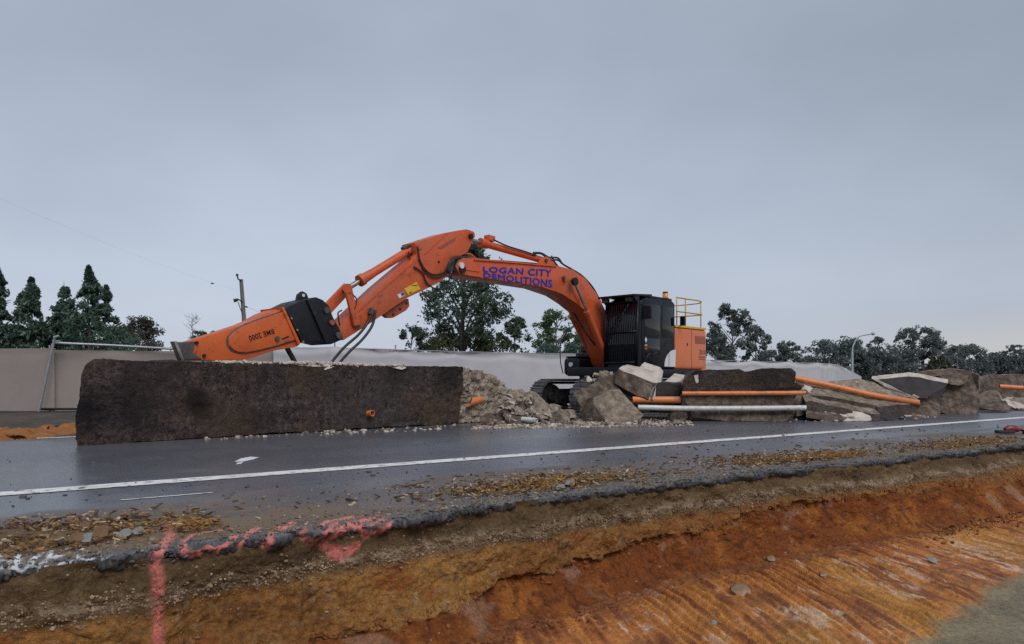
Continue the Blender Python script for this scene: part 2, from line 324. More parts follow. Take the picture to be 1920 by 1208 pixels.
# ------------------------------------------------------------------ ground, trench, road
def gridobj(name, P, m, col=None, rgh=None, smooth=True, base=None):
    h, w = P.shape[:2]; me = bpy.data.meshes.new(name)
    idx = np.arange(h * w).reshape(h, w)
    q = np.stack([idx[:-1, :-1], idx[:-1, 1:], idx[1:, 1:], idx[1:, :-1]], -1).reshape(-1, 4)
    V = P.reshape(-1, 3)
    if base is not None: V = V - np.array(tuple(base))
    me.vertices.add(h * w); me.vertices.foreach_set('co', V.ravel())
    me.loops.add(q.size); me.loops.foreach_set('vertex_index', q.ravel().astype(np.int32))
    me.polygons.add(len(q)); me.polygons.foreach_set('loop_start', np.arange(0, q.size, 4, dtype=np.int32))
    me.polygons.foreach_set('use_smooth', np.full(len(q), smooth))
    me.update(calc_edges=True); me.validate()
    me.materials.append(m)
    if col is not None:
        a = me.attributes.new('Col', 'FLOAT_COLOR', 'POINT'); c = np.ones((h * w, 4)); c[:, :3] = col.reshape(-1, 3); a.data.foreach_set('color', c.ravel())
    if rgh is not None:
        a = me.attributes.new('Rgh', 'FLOAT', 'POINT'); a.data.foreach_set('value', np.broadcast_to(rgh, (h, w)).ravel())
    o = bpy.data.objects.new(name, me)
    if base is not None: o.location = base
    link(o); BASE[o.name] = Vector(base or (0, 0, 0)); return o
def world(a, n, z): return np.stack([a * CT - n * ST, a * ST + n * CT, z], -1)
def mixc(c, k, m): return c * (1 - m[..., None]) + np.array(k) * m[..., None]

coarse_l = -np.geomspace(2.2, 700, 22)[::-1] + 1.0; coarse_r = np.geomspace(1.5, 700, 24) + 13.0
def edge_n(a):                     # where the cut edge of the road runs
    return np.interp(a, [-3, .7, 1.3, 2.2, 3.2, 4.5, 6.1, 7.8, 11.4, 14], [4.1, 4.05, 4.06, 4.1, 4.2, 4.2, 4.17, 4.04, 3.87, 3.8]) + .02 * fbm(a * 1.7, 0, 0, 3, s=3) + .03 * fbm(a * 4.0, 7, 0, 4, s=4) * sst(a, -2, 0)

# distances to spray-paint strokes, in the road's own coordinates
def bankpt(u, v, n=4.06):
    k = (u - CX) / F; Y = n / (CT - ST * k); return Vector((k * Y, Y, EYE - (v - HV) / F * Y))
def strokes_mask(P, strokes, seed):
    m = np.zeros(P.shape[:-1])
    for pts, w in strokes:
        for p, q in zip(pts[:-1], pts[1:]):
            p = np.array(p); q = np.array(q); d = q - p; L = d @ d + 1e-9
            lo = np.minimum(p, q) - w * 2; hi = np.maximum(p, q) + w * 2
            sel = np.all((P > lo) & (P < hi), -1)
            if not sel.any(): continue
            x = P[sel]; t = np.clip((x - p) @ d / L, 0, 1); dist = np.linalg.norm(x - p - t[:, None] * d, axis=1)
            m[sel] = np.maximum(m[sel], 1 - sst(dist, w * .35, w * 1.6))
    n = fbm(P[..., 0] * 30, P[..., 1] * 30, P[..., 2] * 30, 3, s=seed)
    return np.clip(m * (1.0 - sst(n, .1, .9) * .7), 0, 1)
PINK = [([(310, 987), (322, 1003), (305, 1022), (292, 1043), (291, 1080), (291, 1140), (287, 1215)], .027),
        ([(412, 994), (365, 1002), (348, 1013), (342, 1028), (352, 1040), (375, 1037), (402, 1021)], .017),
        ([(404, 1034), (430, 1012), (476, 992)], .015), ([(452, 1028), (462, 1005), (490, 990)], .014),
        ([(497, 1024), (510, 999), (552, 986)], .015), ([(520, 992), (560, 978)], .012),
        ([(572, 991), (573, 1010), (589, 1021), (605, 1012), (612, 992), (632, 981)], .016),
        ([(622, 1020), (637, 1003), (654, 988), (684, 976)], .020), ([(681, 992), (694, 1009), (713, 996), (736, 977)], .017),
        ([(600, 986), (640, 974), (705, 966)], .022), ([(612, 994), (650, 983), (700, 974)], .024), ([(660, 998), (690, 984), (722, 972)], .014),
        ([(616, 1027), (636, 1046), (655, 1040), (676, 1027)], .026), ([(622, 1034), (668, 1034)], .022)]
WHITE = [([(-10, 1046), (28, 1042), (36, 1056), (6, 1062)], .018), ([(5, 1052), (40, 1066)], .018), ([(52, 1060), (80, 1036)], .013), ([(48, 1064), (92, 1050), (96, 1036)], .012),
         ([(78, 1070), (108, 1057), (145, 1046)], .016), ([(98, 1050), (130, 1038), (162, 1030)], .012), ([(155, 1047), (206, 1040)], .010)]
def on_top(st): return [([gp(u, v, 0.0) for u, v in s_], w) for s_, w in st]
def on_face(st): return [([Vector((an(p)[0], 0, p.z)) for p in [bankpt(u, v) for u, v in s_]], w) for s_, w in st]

# --- trench bank
af = np.arange(-1.0, 14.0, .0125); A1 = np.concatenate([coarse_l, af, coarse_r[1:]])
t1 = np.linspace(0, 1, 118)
A, T = np.meshgrid(A1, t1, indexing='ij')
depth = .74 - .10 * sst(A, 6, 12)
ztop = -.042 + .036 * sst(fbm(A * 1.9, 0, 61, 4, .6, s=161), .05, .55)
z = ztop + (-depth - ztop) * T
zl = np.interp(A, [-5, 1, 2.6, 4.8, 6.4, 7.8, 9.5, 12], [-.66, -.62, -.575, -.40, -.33, -.30, -.30, -.34]) + .035 * fbm(A * 2.2, 0, 5, 4, s=9) + .022 * fbm(A * 11, 0, 5, 3, s=10)
up = np.clip((ztop - z) / (ztop - zl), 0, 1); lo_ = np.clip((zl - z) / (zl + depth), 0, 1)
below = sst(zl - z + .02 * fbm(A * 9, z * 12, 33, 3, s=28), -.006, .02 + .10 * sst(A, 6.5, 9.5))
fade = sst(A, 7.0, 9.8); lstr = (1 - .95 * fade) * (.55 + .5 * fbm(A * 1.5, 0, 31, 3, s=29))
off = (.11 + .10 * sst(A, 7, 10)) * up ** 1.2 - below * .075 * lstr + lo_ ** 1.1 * .25
toe = sst(lo_, .86, 1.0); off = off + toe * .07
n = edge_n(A) + .028 - off - .035 * sst(fbm(A * 1.9, 0, 61, 4, .6, s=161), .05, .55)
wx, wy = A, z
rough1 = .05 * fbm(A * 1.6, z * 3, 1, 4, s=20) + .024 * fbm(A * 7, z * 9, 2, 4, s=21) + .013 * fbm(A * 26, z * 26, 3, 4, .6, s=22)
zg = -.205 + .020 * fbm(A * 1.3, 0, 9, 3, s=25)
grav = np.exp(-((z - zg) / .036) ** 2)
rough1 = rough1 + grav * .014 * np.abs(fbm(A * 33, z * 40, 4, 2, s=26))
scr = below * (1 - sst(lo_, .35, .6)) * .034 * fbm(A * 17, z * 4, 6, 4, .6, s=27)
env = sst(T, 0, .06) * (1 - sst(T, .985, 1.0))
n = n - (rough1 + scr) * env
P = world(A, n, z)
f1 = fbm(A * .9, z * 2, 11, 4, s=30); f2 = fbm(A * 5, z * 8, 12, 5, s=31); f3 = fbm(A * 22, z * 30, 13, 4, s=32)
zj = z + .018 * f2
c = np.empty(P.shape); c[:] = (.100, .062, .030)                                  # brown base course
c = mixc(c, (.150, .098, .050), sst(f2, .1, .7) * .7)
c = mixc(c, (.055, .036, .020), sst(-f2, .2, .8) * .6)
c = mixc(c, (.30, .225, .155), np.clip(grav * (.45 + .9 * f3), 0, 1) * .95)             # pale gravel seam
mid = sst(zg - .035 - zj, 0, .06)
tanc = np.empty(P.shape); tanc[:] = (.200, .088, .026); tanc = mixc(tanc, (.29, .145, .042), sst(f1, -.1, .7)); tanc = mixc(tanc, (.21, .068, .018), sst(f2, .0, .7) * .8); tanc = mixc(tanc, (.085, .036, .015), sst(-f2 + .4 * f3, .35, .9) * .7); tanc = mixc(tanc, (.30, .20, .11), sst(f3, .3, .9) * .45)
c = c * (1 - mid[..., None]) + tanc * mid[..., None]
redc = np.empty(P.shape); redc[:] = (.175, .050, .012); redc = mixc(redc, (.28, .095, .020), sst(f2, -.1, .7)); redc = mixc(redc, (.085, .026, .010), sst(f3, .1, .7) * .75); redc = mixc(redc, (.055, .020, .010), np.clip(1 - lo_ / .16, 0, 1) * sst(fbm(A * 12, z * 10, 77, 4, s=36), -.3, .5) * .8); redc = mixc(redc, (.30, .17, .11), sst(fbm(A * 3, z * 6, 17, 4, s=35), .45, .8) * .6)  # near-black band below the ledge: its overhang shade put into the colour
bm_ = np.clip(below + sst(zj + .03, zl + .03, zl - .0) * 0, 0, 1)
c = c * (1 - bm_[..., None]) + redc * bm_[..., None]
# drying cracks
w1 = fbm(A * 2.6, z * 3.4, 40, 3, s=41); crack = np.exp(-(w1 / .018) ** 2) * mid * sst(fbm(A * 1.1, z * 2, 50, 2, s=43), .0, .35)
c = mixc(c, (.05, .026, .014), crack * .8)
n2 = n + crack * .012; P = world(A, n2, z)
P2 = np.stack([A, np.zeros_like(A), z], -1)
pk = strokes_mask(P2, on_face(PINK), 51)
c = mixc(c, (.58, .165, .145), pk * .82)
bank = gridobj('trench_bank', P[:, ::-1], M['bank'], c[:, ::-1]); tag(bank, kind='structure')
BANK = (A, P, z)

# --- trench floor
nf = np.concatenate([-np.geomspace(1.2, 700, 16)[::-1] - .3, np.arange(-1.45, 1.5, .06), np.arange(1.5, 4.6, .0135)])
A1b = np.concatenate([coarse_l, np.arange(-1.0, 2.0, .04), np.arange(2.0, 12.6, .0135), np.arange(12.6, 14, .04), coarse_r[1:]])
A, N_ = np.meshgrid(A1b, nf, indexing='ij')
X = A * CT - N_ * ST; Yw = A * ST + N_ * CT
near = sst(A, -1.5, 0) * (1 - sst(A, 13, 15)) * sst(N_, -2, -1)
cx = X + .22 * Yw * .6 + .10 * fbm(X * .5, Yw * .5, 3, 3, s=60)
am = .6 + .5 * fbm(X * .8, Yw * .35, 1, 3, s=61)
cx = cx + .022 * fbm(X * 5, Yw * 1.6, 7, 3, s=161); am = am + .5 * fbm(X * 3, Yw * 1.2, 2, 3, s=162)
ridge = (.5 + .5 * np.cos(cx / .072 * 6.2832)) * np.clip(am, .2, 1.3) * .030 + (.5 + .5 * np.cos(cx / .31 * 6.2832)) * .016
foot = sst(edge_n(A) - .40 - N_ + .06 * fbm(A * 3, N_ * 3, 8, 3, s=163), .0, .18); near2 = near * (.12 + .88 * foot)
z = -.74 + .10 * sst(A, 6, 12) + ridge * near2 + .03 * fbm(X * .6, Yw * .6, 5, 3, s=62) * near + .012 * fbm(X * 5, Yw * 5, 6, 4, s=63) * near + .004 * fbm(X * 25, Yw * 25, 6, 2, s=64) * near
f1 = fbm(X * .7, Yw * .35, 9, 4, s=65); f2 = fbm(cx * 19, Yw * 1.8, 10, 4, .6, s=66); f3 = fbm(X * 5, Yw * 4, 11, 5, .6, s=67)
c = np.empty(X.shape + (3,)); c[:] = (.36, .115, .030)
c = mixc(c, (.46, .185, .040), sst(f1, 0, .7) * .7); c = mixc(c, (.155, .040, .015), sst(f2, .0, .5) * .8); c = mixc(c, (.48, .19, .04), sst(-f2, .1, .5) * .8); c = mixc(c, (.58, .40, .27), sst(fbm(cx * 30, Yw * 4.2, 18, 4, .6, s=166) + .5 * f3 + .6 * fbm(X * 1.4, Yw * 1.4, 19, 3, s=167), .45, .95) * .8)  # dark and yellow streaks along the ribs: clay tints and painted relief shade
c = mixc(c, (.15, .05, .02), sst(-f3, .2, .7) * .6)
yel = sst(fbm(X * 1.1, Yw * .5, 12, 3, s=68), .25, .7); c = mixc(c, (.46, .22, .035), yel * .45)
gm = sst(2.26 + .10 * (A - 5) - N_ + .14 * fbm(X * 2.5, Yw * 2.5, 14, 4, s=69), .0, .22)   # pale grey-green clay towards the photographer
c = mixc(c, (.150, .132, .075), gm * .92); c = mixc(c, (.24, .195, .11), gm * sst(fbm(X * 2.5, Yw * 2.5, 21, 3, s=168), .0, .7) * .7)
z = z - ridge * near2 * gm * .9 + (1 - foot) * near * (.03 * np.abs(fbm(A * 14, N_ * 14, 4, 4, .6, s=164)))
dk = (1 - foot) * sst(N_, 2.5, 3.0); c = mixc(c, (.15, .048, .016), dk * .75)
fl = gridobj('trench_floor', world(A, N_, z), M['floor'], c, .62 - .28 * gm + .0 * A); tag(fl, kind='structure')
FLOOR_Z = lambda a: -.74 + .10 * float(sst(np.array(a), 6, 12)) + .02

# --- road (asphalt layer with a ragged cut edge)
A1r = np.concatenate([coarse_l, np.arange(-1.0, 13.0, .0085), np.arange(13, 14, .03), coarse_r[1:]])
tn = np.concatenate([[-.05, -.04, -.03, -.02, -.01, 0.0], np.arange(.012, .42, .014), np.linspace(.43, 1.9, 46), np.geomspace(2.0, 9.6, 22)])
A, Tn = np.meshgrid(A1r, tn, indexing='ij')
en = edge_n(A); jag = .030 * _h(np.floor(A * 6 + 1.5 * fbm(A * 2, 0, 3, 2, s=171)), 0 * A, 0 * A, 5) * (Tn < .06) + (.022 * fbm(A * 9, 1, 0, 4, s=70) + .012 * fbm(A * 45, 2, 0, 3, s=71))
N_ = en + np.maximum(Tn, 0) + jag * (1 - sst(Tn, .0, .3))
far = 13.75 + .18 * fbm(A * .5, 3, 0, 4, s=72)
N_ = np.where(Tn > 2.0, en + 2.0 + (Tn - 2.0) / 7.6 * (far - en - 2.0), N_)
z = np.zeros_like(A)
rz = 1 - sst(Tn, .18, .42); zr = fbm(A * 18, N_ * 18, 1, 4, s=73)
z = z + rz * (.010 * zr - .012 * (1 - sst(Tn, 0, .10)) + .010 * fbm(A * 55, N_ * 55, 1, 2, s=74))
hf = 1.6 * np.abs(fbm(A * 34, Tn * 260, 8, 4, .75, s=79)) - .5 + .5 * fbm(A * 9, Tn * 90, 9, 2, s=179)
for k_, (zz0, nn0) in enumerate(((-.075, .05), (-.058, .020), (-.045, .006), (-.030, -.002), (-.016, -.002))):
    z[:, k_] = zz0 + .010 * hf[:, k_]; N_[:, k_] += nn0 + .018 * hf[:, k_]
z[:, -1] = -.05
Pr = world(A, N_, z)
f1 = fbm(A * .8, N_ * 1.5, 3, 4, s=75); f2 = fbm(A * 4, N_ * 7, 4, 4, s=76); f3 = fbm(A * 30, N_ * 30, 5, 3, s=77); f4 = fbm(A * .25, N_ * 1.2, 6, 3, s=78)
c = np.empty(Pr.shape); c[:] = (.080, .084, .100); c = mixc(c, (.115, .119, .134), sst(f4 + .4 * f1, .0, .7) * .8); c = mixc(c, (.052, .054, .066), sst(-f4 + .3 * f2, .1, .8) * .7); c = mixc(c, (.13, .12, .115), sst(f3 + f2, .6, 1.2) * .35)
rg = .30 - .10 * sst(f4, 0, .7) + .05 * sst(f2, 0, .8)
mud = 1 - sst(N_ + .28 * f1 + .10 * f2, 5.50, 5.84)
mudc = np.empty(Pr.shape); mudc[:] = (.095, .074, .063); mudc = mixc(mudc, (.14, .10, .07), sst(f2, .0, .8)); mudc = mixc(mudc, (.066, .060, .062), sst(f1, .1, .7) * .85)
c = c * (1 - mud[..., None] * .95) + mudc * mud[..., None] * .95
rg = rg + mud * (.30 - .26 * sst(f1, .1, .6))
spk = sst(f3, .45, .8) * mud; c = mixc(c, (.20, .14, .085), spk * .5)
grey = rz * (1 - sst(Tn, .25, .45)); c = mixc(c, (.105, .106, .108), grey * .75); c = mixc(c, (.15, .125, .085), grey * sst(f2, .1, .7) * .75); c = mixc(c, (.034, .035, .040), (1 - sst(Tn + .03 * f2, .0, .035)) * .9)
c = mixc(c, (.17, .165, .155), grey * sst(f3, .5, .9) * .7)
mudl = (1 - sst(A, 1.2, 3.2)) * sst(.95 - Tn + .3 * f2, 0, .3) * mud * sst(Tn, .12, .2); c = mixc(c, (.15, .095, .048), mudl * .75)
farm = sst(N_ + .35 * f1 + .12 * f2 - .35 * (1 - sst(A, -6, 6)), 12.3, 13.0); c = mixc(c, (.10, .075, .055), farm * .9); rg = rg + .4 * farm
rg = rg + rz * .3
Pt = Pr * np.array([1, 1, 0.0]); Pf = np.stack([A, np.zeros_like(A), z], -1); tf = sst(Tn, -.004, .012)
pk = strokes_mask(Pt, on_top(PINK), 52) * tf + strokes_mask(Pf, on_face(PINK), 52) * (1 - tf); c = mixc(c, (.60, .19, .165), pk * .85)
wp = strokes_mask(Pt, on_top(WHITE), 53) * tf + strokes_mask(Pf, on_face(WHITE), 53) * (1 - tf); c = mixc(c, (.60, .61, .64), wp * .95)
rd = gridobj('road', Pr, M['road'], c, np.clip(rg, .12, .9)); tag(rd, kind='structure')

# --- edge line painted on the asphalt
al = np.concatenate([np.arange(-3, 16, .06), np.geomspace(16, 600, 24)]); nl = np.linspace(-.125, .125, 5)
A, Nl = np.meshgrid(al, nl, indexing='ij'); wob = .008 * fbm(A * 3, Nl * 30, 2, 3, s=80)
P = world(A, 6.80 + Nl + wob, np.full_like(A, .005)); o = gridobj('edge_line', P, M['line']); tag(o, kind='structure')
A, Nl = np.meshgrid(np.arange(.95, 1.6, .03), np.linspace(-.014, .014, 3), indexing='ij')
o = gridobj('short_white_streak', world(A, 5.93 - .03 * (A - 1) + Nl + .01 * fbm(A * 5, Nl * 20, 1, 3, s=81), np.full_like(A, .005)), M['line']); tag(o, kind='structure')  # thin white streak nearer the trench, in the line material
A, Nl = np.meshgrid(np.arange(-.15, 1.4, .05), np.linspace(-.07, .07, 3), indexing='ij')
pA = an(gp(92, 822)); o = gridobj('far_edge_line', world(A + pA[0], pA[1] + .06 + Nl, np.full_like(A, .006)), M['line']); tag(o, kind='structure')

# --- ground beyond the road, to the horizon
g1 = np.concatenate([-np.geomspace(14, 1800, 14)[::-1], np.linspace(-12, 40, 105), np.geomspace(44, 1800, 14)])
g2 = np.concatenate([np.linspace(13.4, 34, 60), np.geomspace(36, 1800, 18)])
A, N_ = np.meshgrid(g1, g2, indexing='ij')
z = -.03 + .035 * fbm(A * .5, N_ * .5, 1, 4, s=85) * sst(N_, 13.6, 15)
o = gridobj('ground', world(A, N_, z), M['dirt']); tag(o, kind='structure')
# orange clay smeared along the far side of the road, at the left
cl = [gp(-160, 860), gp(-60, 842), gp(0, 828), gp(60, 820), gp(110, 815), gp(170, 808), gp(260, 803)]
cu = [gp(-160, 812), gp(-60, 806), gp(0, 806), gp(60, 806), gp(110, 800), gp(170, 795), gp(260, 792)]
cl = np.array(crv(cl, 10)); cu = np.array(crv(cu, 10)); tt = np.linspace(0, 1, 26)[None, :, None]
P = cl[:, None] * (1 - tt) + cu[:, None] * tt
b = np.sin(np.linspace(0, 1, 26) * math.pi)[None, :]
P[..., 2] = -.07 + b ** .5 * (.12 + .07 * fbm(P[..., 0] * 1.5, P[..., 1] * 1.5, 2, 4, s=88) + .06 * fbm(P[..., 0] * 6, P[..., 1] * 6, 3, 4, s=89))
P[..., 1] += .25 * fbm(P[..., 0] * 2, P[..., 1] * 2, 5, 3, s=90)
o = gridobj('orange_clay_bank', P, M['orangeclay']); tag(o, kind='structure')
cl2 = cu + np.array([0, .05, 0]); cu2 = np.array(crv([gp(-160, 792), gp(-60, 788), gp(0, 787), gp(60, 785), gp(110, 784), gp(170, 782), gp(260, 781)], 10))
P = cl2[:, None] * (1 - tt) + cu2[:, None] * tt
P[..., 2] = .02 + b * (.12 + .06 * fbm(P[..., 0] * 1.2, P[..., 1] * 1.2, 2, 4, s=91)) + .02 * fbm(P[..., 0] * 7, P[..., 1] * 7, 3, 3, s=92) * b
o = gridobj('dark_soil_bank', P, M['dirt']); tag(o, kind='structure')

# ------------------------------------------------------------------ broken concrete
def chunk(name, front, back, mf, mo, parent=None, base=None, size=.06, amp=.012, seed=0, mtop=None, big=.014, scale_back=1.0, topz=.72, cuts=7):
    """solid between a front outline (u,v,Y) or 3D points and the same outline moved back; mf faces the front, mtop upward faces"""
    f = [px(*p) if len(p) == 3 and not isinstance(p, Vector) else Vector(p) for p in front]
    back = Vector(back); c0 = sum(f, Vector()) / len(f)
    g = [c0 + (p - c0) * scale_back + back for p in f]
    n = len(f); bm = bmesh.new()
    vf = [bm.verts.new(p) for p in f]; vb = [bm.verts.new(p) for p in g]
    ff = bm.faces.new(vf); ff.material_index = 0
    fb = bm.faces.new(vb[::-1]); fb.material_index = 1
    for i in range(n):
        j = (i + 1) % n; q = bm.faces.new((vf[j], vf[i], vb[i], vb[j])); q.material_index = 1
    bmesh.ops.recalc_face_normals(bm, faces=bm.faces)
    rc = np.random.RandomState(seed + 900); ext = max(q.length for q in [a_ - b_ for a_ in f for b_ in f])
    for k in range(cuts):
        dn = Vector(rc.normal(0, 1, 3) * np.array([1.2, .8, .9]) + np.array([0, -.5, .15])).normalized()
        mxd = max(v.co.dot(dn) for v in bm.verts); dep = min(.11, ext * .10) * (.25 + .75 * rc.rand())
        rs_ = bmesh.ops.bisect_plane(bm, geom=bm.verts[:] + bm.edges[:] + bm.faces[:], plane_co=dn * (mxd - dep), plane_no=dn, clear_outer=True, dist=1e-5)
        eb = [e for e in rs_['geom_cut'] if isinstance(e, bmesh.types.BMEdge)]
        try:
            nf_ = bmesh.ops.edgenet_fill(bm, edges=eb, mat_nr=1 if dn.y > -.6 else 0)
        except Exception: bmesh.ops.holes_fill(bm, edges=[e for e in bm.edges if e.is_boundary], sides=0)
    bmesh.ops.holes_fill(bm, edges=[e for e in bm.edges if e.is_boundary], sides=0)
    bmesh.ops.recalc_face_normals(bm, faces=bm.faces)
    bm.normal_update()
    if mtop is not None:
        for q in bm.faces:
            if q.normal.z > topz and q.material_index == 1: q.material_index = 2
    bmesh.ops.triangulate(bm, faces=bm.faces)
    for it in range(9):
        es = [e for e in bm.edges if e.calc_length() > size]
        if not es: break
        bmesh.ops.subdivide_edges(bm, edges=es, cuts=1); bmesh.ops.triangulate(bm, faces=[q for q in bm.faces if len(q.verts) > 3])
    bmesh.ops.smooth_vert(bm, verts=bm.verts, factor=.06, use_axis_x=True, use_axis_y=True, use_axis_z=True)
    bm.normal_update()
    co = np.array([v.co for v in bm.verts]); no = np.array([v.normal for v in bm.verts])
    d = big * fbm(co[:, 0] * 2.2, co[:, 1] * 2.2, co[:, 2] * 2.6, 3, s=seed) + amp * fbm(co[:, 0] * 8, co[:, 1] * 8, co[:, 2] * 11, 4, s=seed + 5) + amp * .35 * fbm(co[:, 0] * 30, co[:, 1] * 30, co[:, 2] * 30, 2, s=seed + 7)
    co2 = co + no * d[:, None]
    for v, p in zip(bm.verts, co2): v.co = p
    if base is None: base = BASE[parent.name] if parent is not None else Vector((co2[:, 0].mean(), co2[:, 1].mean(), co2[:, 2].min()))
    for v in bm.verts: v.co -= Vector(base)
    me = bpy.data.meshes.new(name); bm.to_mesh(me); bm.free()
    for m in (mf, mo, mtop or mo): me.materials.append(m)
    me.polygons.foreach_set('use_smooth', [True] * len(me.polygons)); me.set_sharp_from_angle(angle=.55)
    o = bpy.data.objects.new(name, me)
    if parent is None: o.location = base
    link(o, parent); BASE[o.name] = Vector(base); return o

# --- the long block in front of the breaker
B0, B1 = Vector((-5.72, 9.82, 0)), Vector((-.98, 14.92, 0)); BD = (B1 - B0).normalized(); BL = (B1 - B0).length; BN = Vector((-BD.y, BD.x, 0))
def blk(l, z, d=0): return B0 + BD * l + BN * d + Vector((0, 0, z))
blk_t = thing('concrete_block', 'long dark soil-stained concrete block lying under the hydraulic breaker', 'concrete block', B0 + BD * 3.5)
def on_block(u, v, d=0.0):
    k = (u - CX) / F; o = B0 + BN * d; t = (k * o.y - o.x) / (BD.x - k * BD.y); p = o + BD * t
    return Vector((p.x, p.y, EYE - (v - HV) / F * p.y))
lb_ = lambda u, v: tuple(on_block(u, v) - BASE[blk_t.name])
BLOCK_MAT = mat('long_block_stained_concrete', [(.38, (.023, .0165, .0165)), (.5, (.060, .043, .041)), (.62, (.128, .094, .080))], 11, detail=10, nrough=.78, rough=.8, rvar=.12, bump=1.0, bscale=40, bdist=.04,
    blots=[(.9, .50, .62, (.028, .020, .021), .6), (1.3, .50, .62, (.082, .052, .027), .5), (60, .60, .66, (.17, .14, .12), .5), (26, .56, .62, (.010, .008, .008), .75)],
    spots=[(lb_(700, 752), .9, (.070, .058, .060), .5), (lb_(840, 704), .42, (.016, .011, .011), .75), (lb_(740, 700), .35, (.022, .016, .016), .6), (lb_(250, 762), .5, (.018, .012, .014), .8), (lb_(375, 763), .24, (.004, .003, .004), .97), (lb_(368, 742), .14, (.008, .006, .007), .85), (lb_(160, 770), .3, (.007, .006, .008), .92), (lb_(300, 700), .5, (.038, .025, .024), .5), (lb_(430, 800), .6, (.075, .050, .030), .5)])
out = [(.0, .0), (-.02, .25), (-.015, .48), (.025, .62), (.05, .85), (.09, 1.06), (.22, 1.135), (1.2, 1.14), (2.4, 1.12), (2.9, 1.13), (3.6, 1.09), (3.9, 1.11), (4.5, 1.105), (5.6, 1.135), (BL + .02, 1.14), (BL + .02, .8), (BL - .05, .45), (BL - .12, .02), (4.8, .01), (2.5, .02)]
chunk('block_body', [blk(l, z) for l, z in out], Vector((-.50, 1.22, 0)), BLOCK_MAT, BLOCK_MAT, blk_t, size=.042, amp=.016, big=.020, seed=101, cuts=0)
# shattered end, its fracture sloping down and away
e_ = [blk(BL - .25, 1.11, .06), blk(BL + .02, 1.11, .07), px(912, 700, 15.6), px(940, 718, 15.9), px(962, 735, 16.1), px(985, 762, 16.2), px(1000, 785, 16.2), blk(BL - .10, .02, .10), blk(BL - .3, .02, .12)]
chunk('fractured_end', e_, BN * 1.1 + BD * .1, M['tanlight'], M['tanlight'], blk_t, size=.04, amp=.055, big=.05, seed=115, cuts=9)
def stub(name, p0, p1, r, parent, m, cut=0.0, rin=.86):
    return add(name, pipe(p0, p1, r, r * rin, 20, cut), m, parent, autos=.7)
p = on_block(690, 777); stub('conduit_stub', p + BN * .15, p - BN * .085 + Vector((.03, 0, .02)), .055, blk_t, M['orangepvc'])
p = on_block(890, 752, .02); stub('conduit_stub', p + Vector((.12, .28, .02)), p + Vector((-.1, -.10, -.03)), .085, blk_t, M['orangepvc'], .11)

# fresh broken concrete lying along the top of the long block
def stones(name, pts, rs, m, parent=None, seed=1, flat=.6, label=None, kind='stuff', base=None):
    rr = np.random.RandomState(seed); ico = bmesh.new(); bmesh.ops.create_icosphere(ico, subdivisions=1, radius=1)
    bv = np.array([v.co for v in ico.verts]); bf = np.array([[v.index for v in f.verts] for f in ico.faces]); ico.free()
    n = len(pts); nv = len(bv)
    S = np.asarray(rs)[:, None] * rr.uniform(.55, 1.3, (n, 3)); S[:, 2] *= flat
    V = bv[None] * (1 + rr.uniform(-.28, .28, (n, nv, 1))) * S[:, None, :]
    a = rr.uniform(0, 2 * math.pi, n); tl = rr.normal(0, .35, n)
    ca, sa, ctl, stl = np.cos(a), np.sin(a), np.cos(tl), np.sin(tl)
    x, y, z_ = V[..., 0], V[..., 1], V[..., 2]
    y, z_ = y * ctl[:, None] - z_ * stl[:, None], y * stl[:, None] + z_ * ctl[:, None]
    x, y = x * ca[:, None] - y * sa[:, None], x * sa[:, None] + y * ca[:, None]
    V = np.stack([x, y, z_], -1) + np.asarray(pts)[:, None, :]
    Fq = (bf[None] + (np.arange(n) * nv)[:, None, None]).reshape(-1, 3)
    o = add(name, (V.reshape(-1, 3), Fq), m, parent, base)
    if kind: tag(o, label, None, None, kind)
    return o
rr = np.random.RandomState(4)
pts = []; rs = []
for i in range(700):
    l = rr.uniform(1.9, 5.5); d = abs(rr.normal(0, .28)) - .0; z_ = 1.12 + .03 * rr.rand() + .02 * max(0, 1 - abs(l - 3.6)); pts.append(tuple(blk(l, z_, d))); rs.append(rr.uniform(.012, .05) * (1.3 if rr.rand() < .1 else 1))
o = stones('concrete_crumbs', pts, rs, M['pale'], seed=5, label='pale fresh concrete crumbs along the top of the long block')
o['category'] = 'rubble'
for l, w, h_, sd_ in ((3.72, .5, .05, 2), (5.35, .3, .03, 4)):
    f_ = [blk(l - w / 2, 1.10, -.01), blk(l - w * .2, 1.10 + h_, .0), blk(l + w * .25, 1.10 + h_ * .8, .0), blk(l + w / 2, 1.10, -.015), blk(l + .05, 1.10 - h_ * 1.2, -.022)]
    chunk('spalled_patch', f_, BN * .5, M['pale'], M['pale'], blk_t, size=.05, amp=.014, big=.012, seed=130 + sd_)

SUMG = 'broken concrete pieces scattered along the road'
def piece(name, label, front, back, mf='mid', mo='mid', seed=1, **k):
    o = chunk(name, front, back, M[mf], M[mo], seed=seed, mtop=M[k.pop('mt')] if 'mt' in k else None, **k)
    return tag(o, label, 'concrete chunk', SUMG)
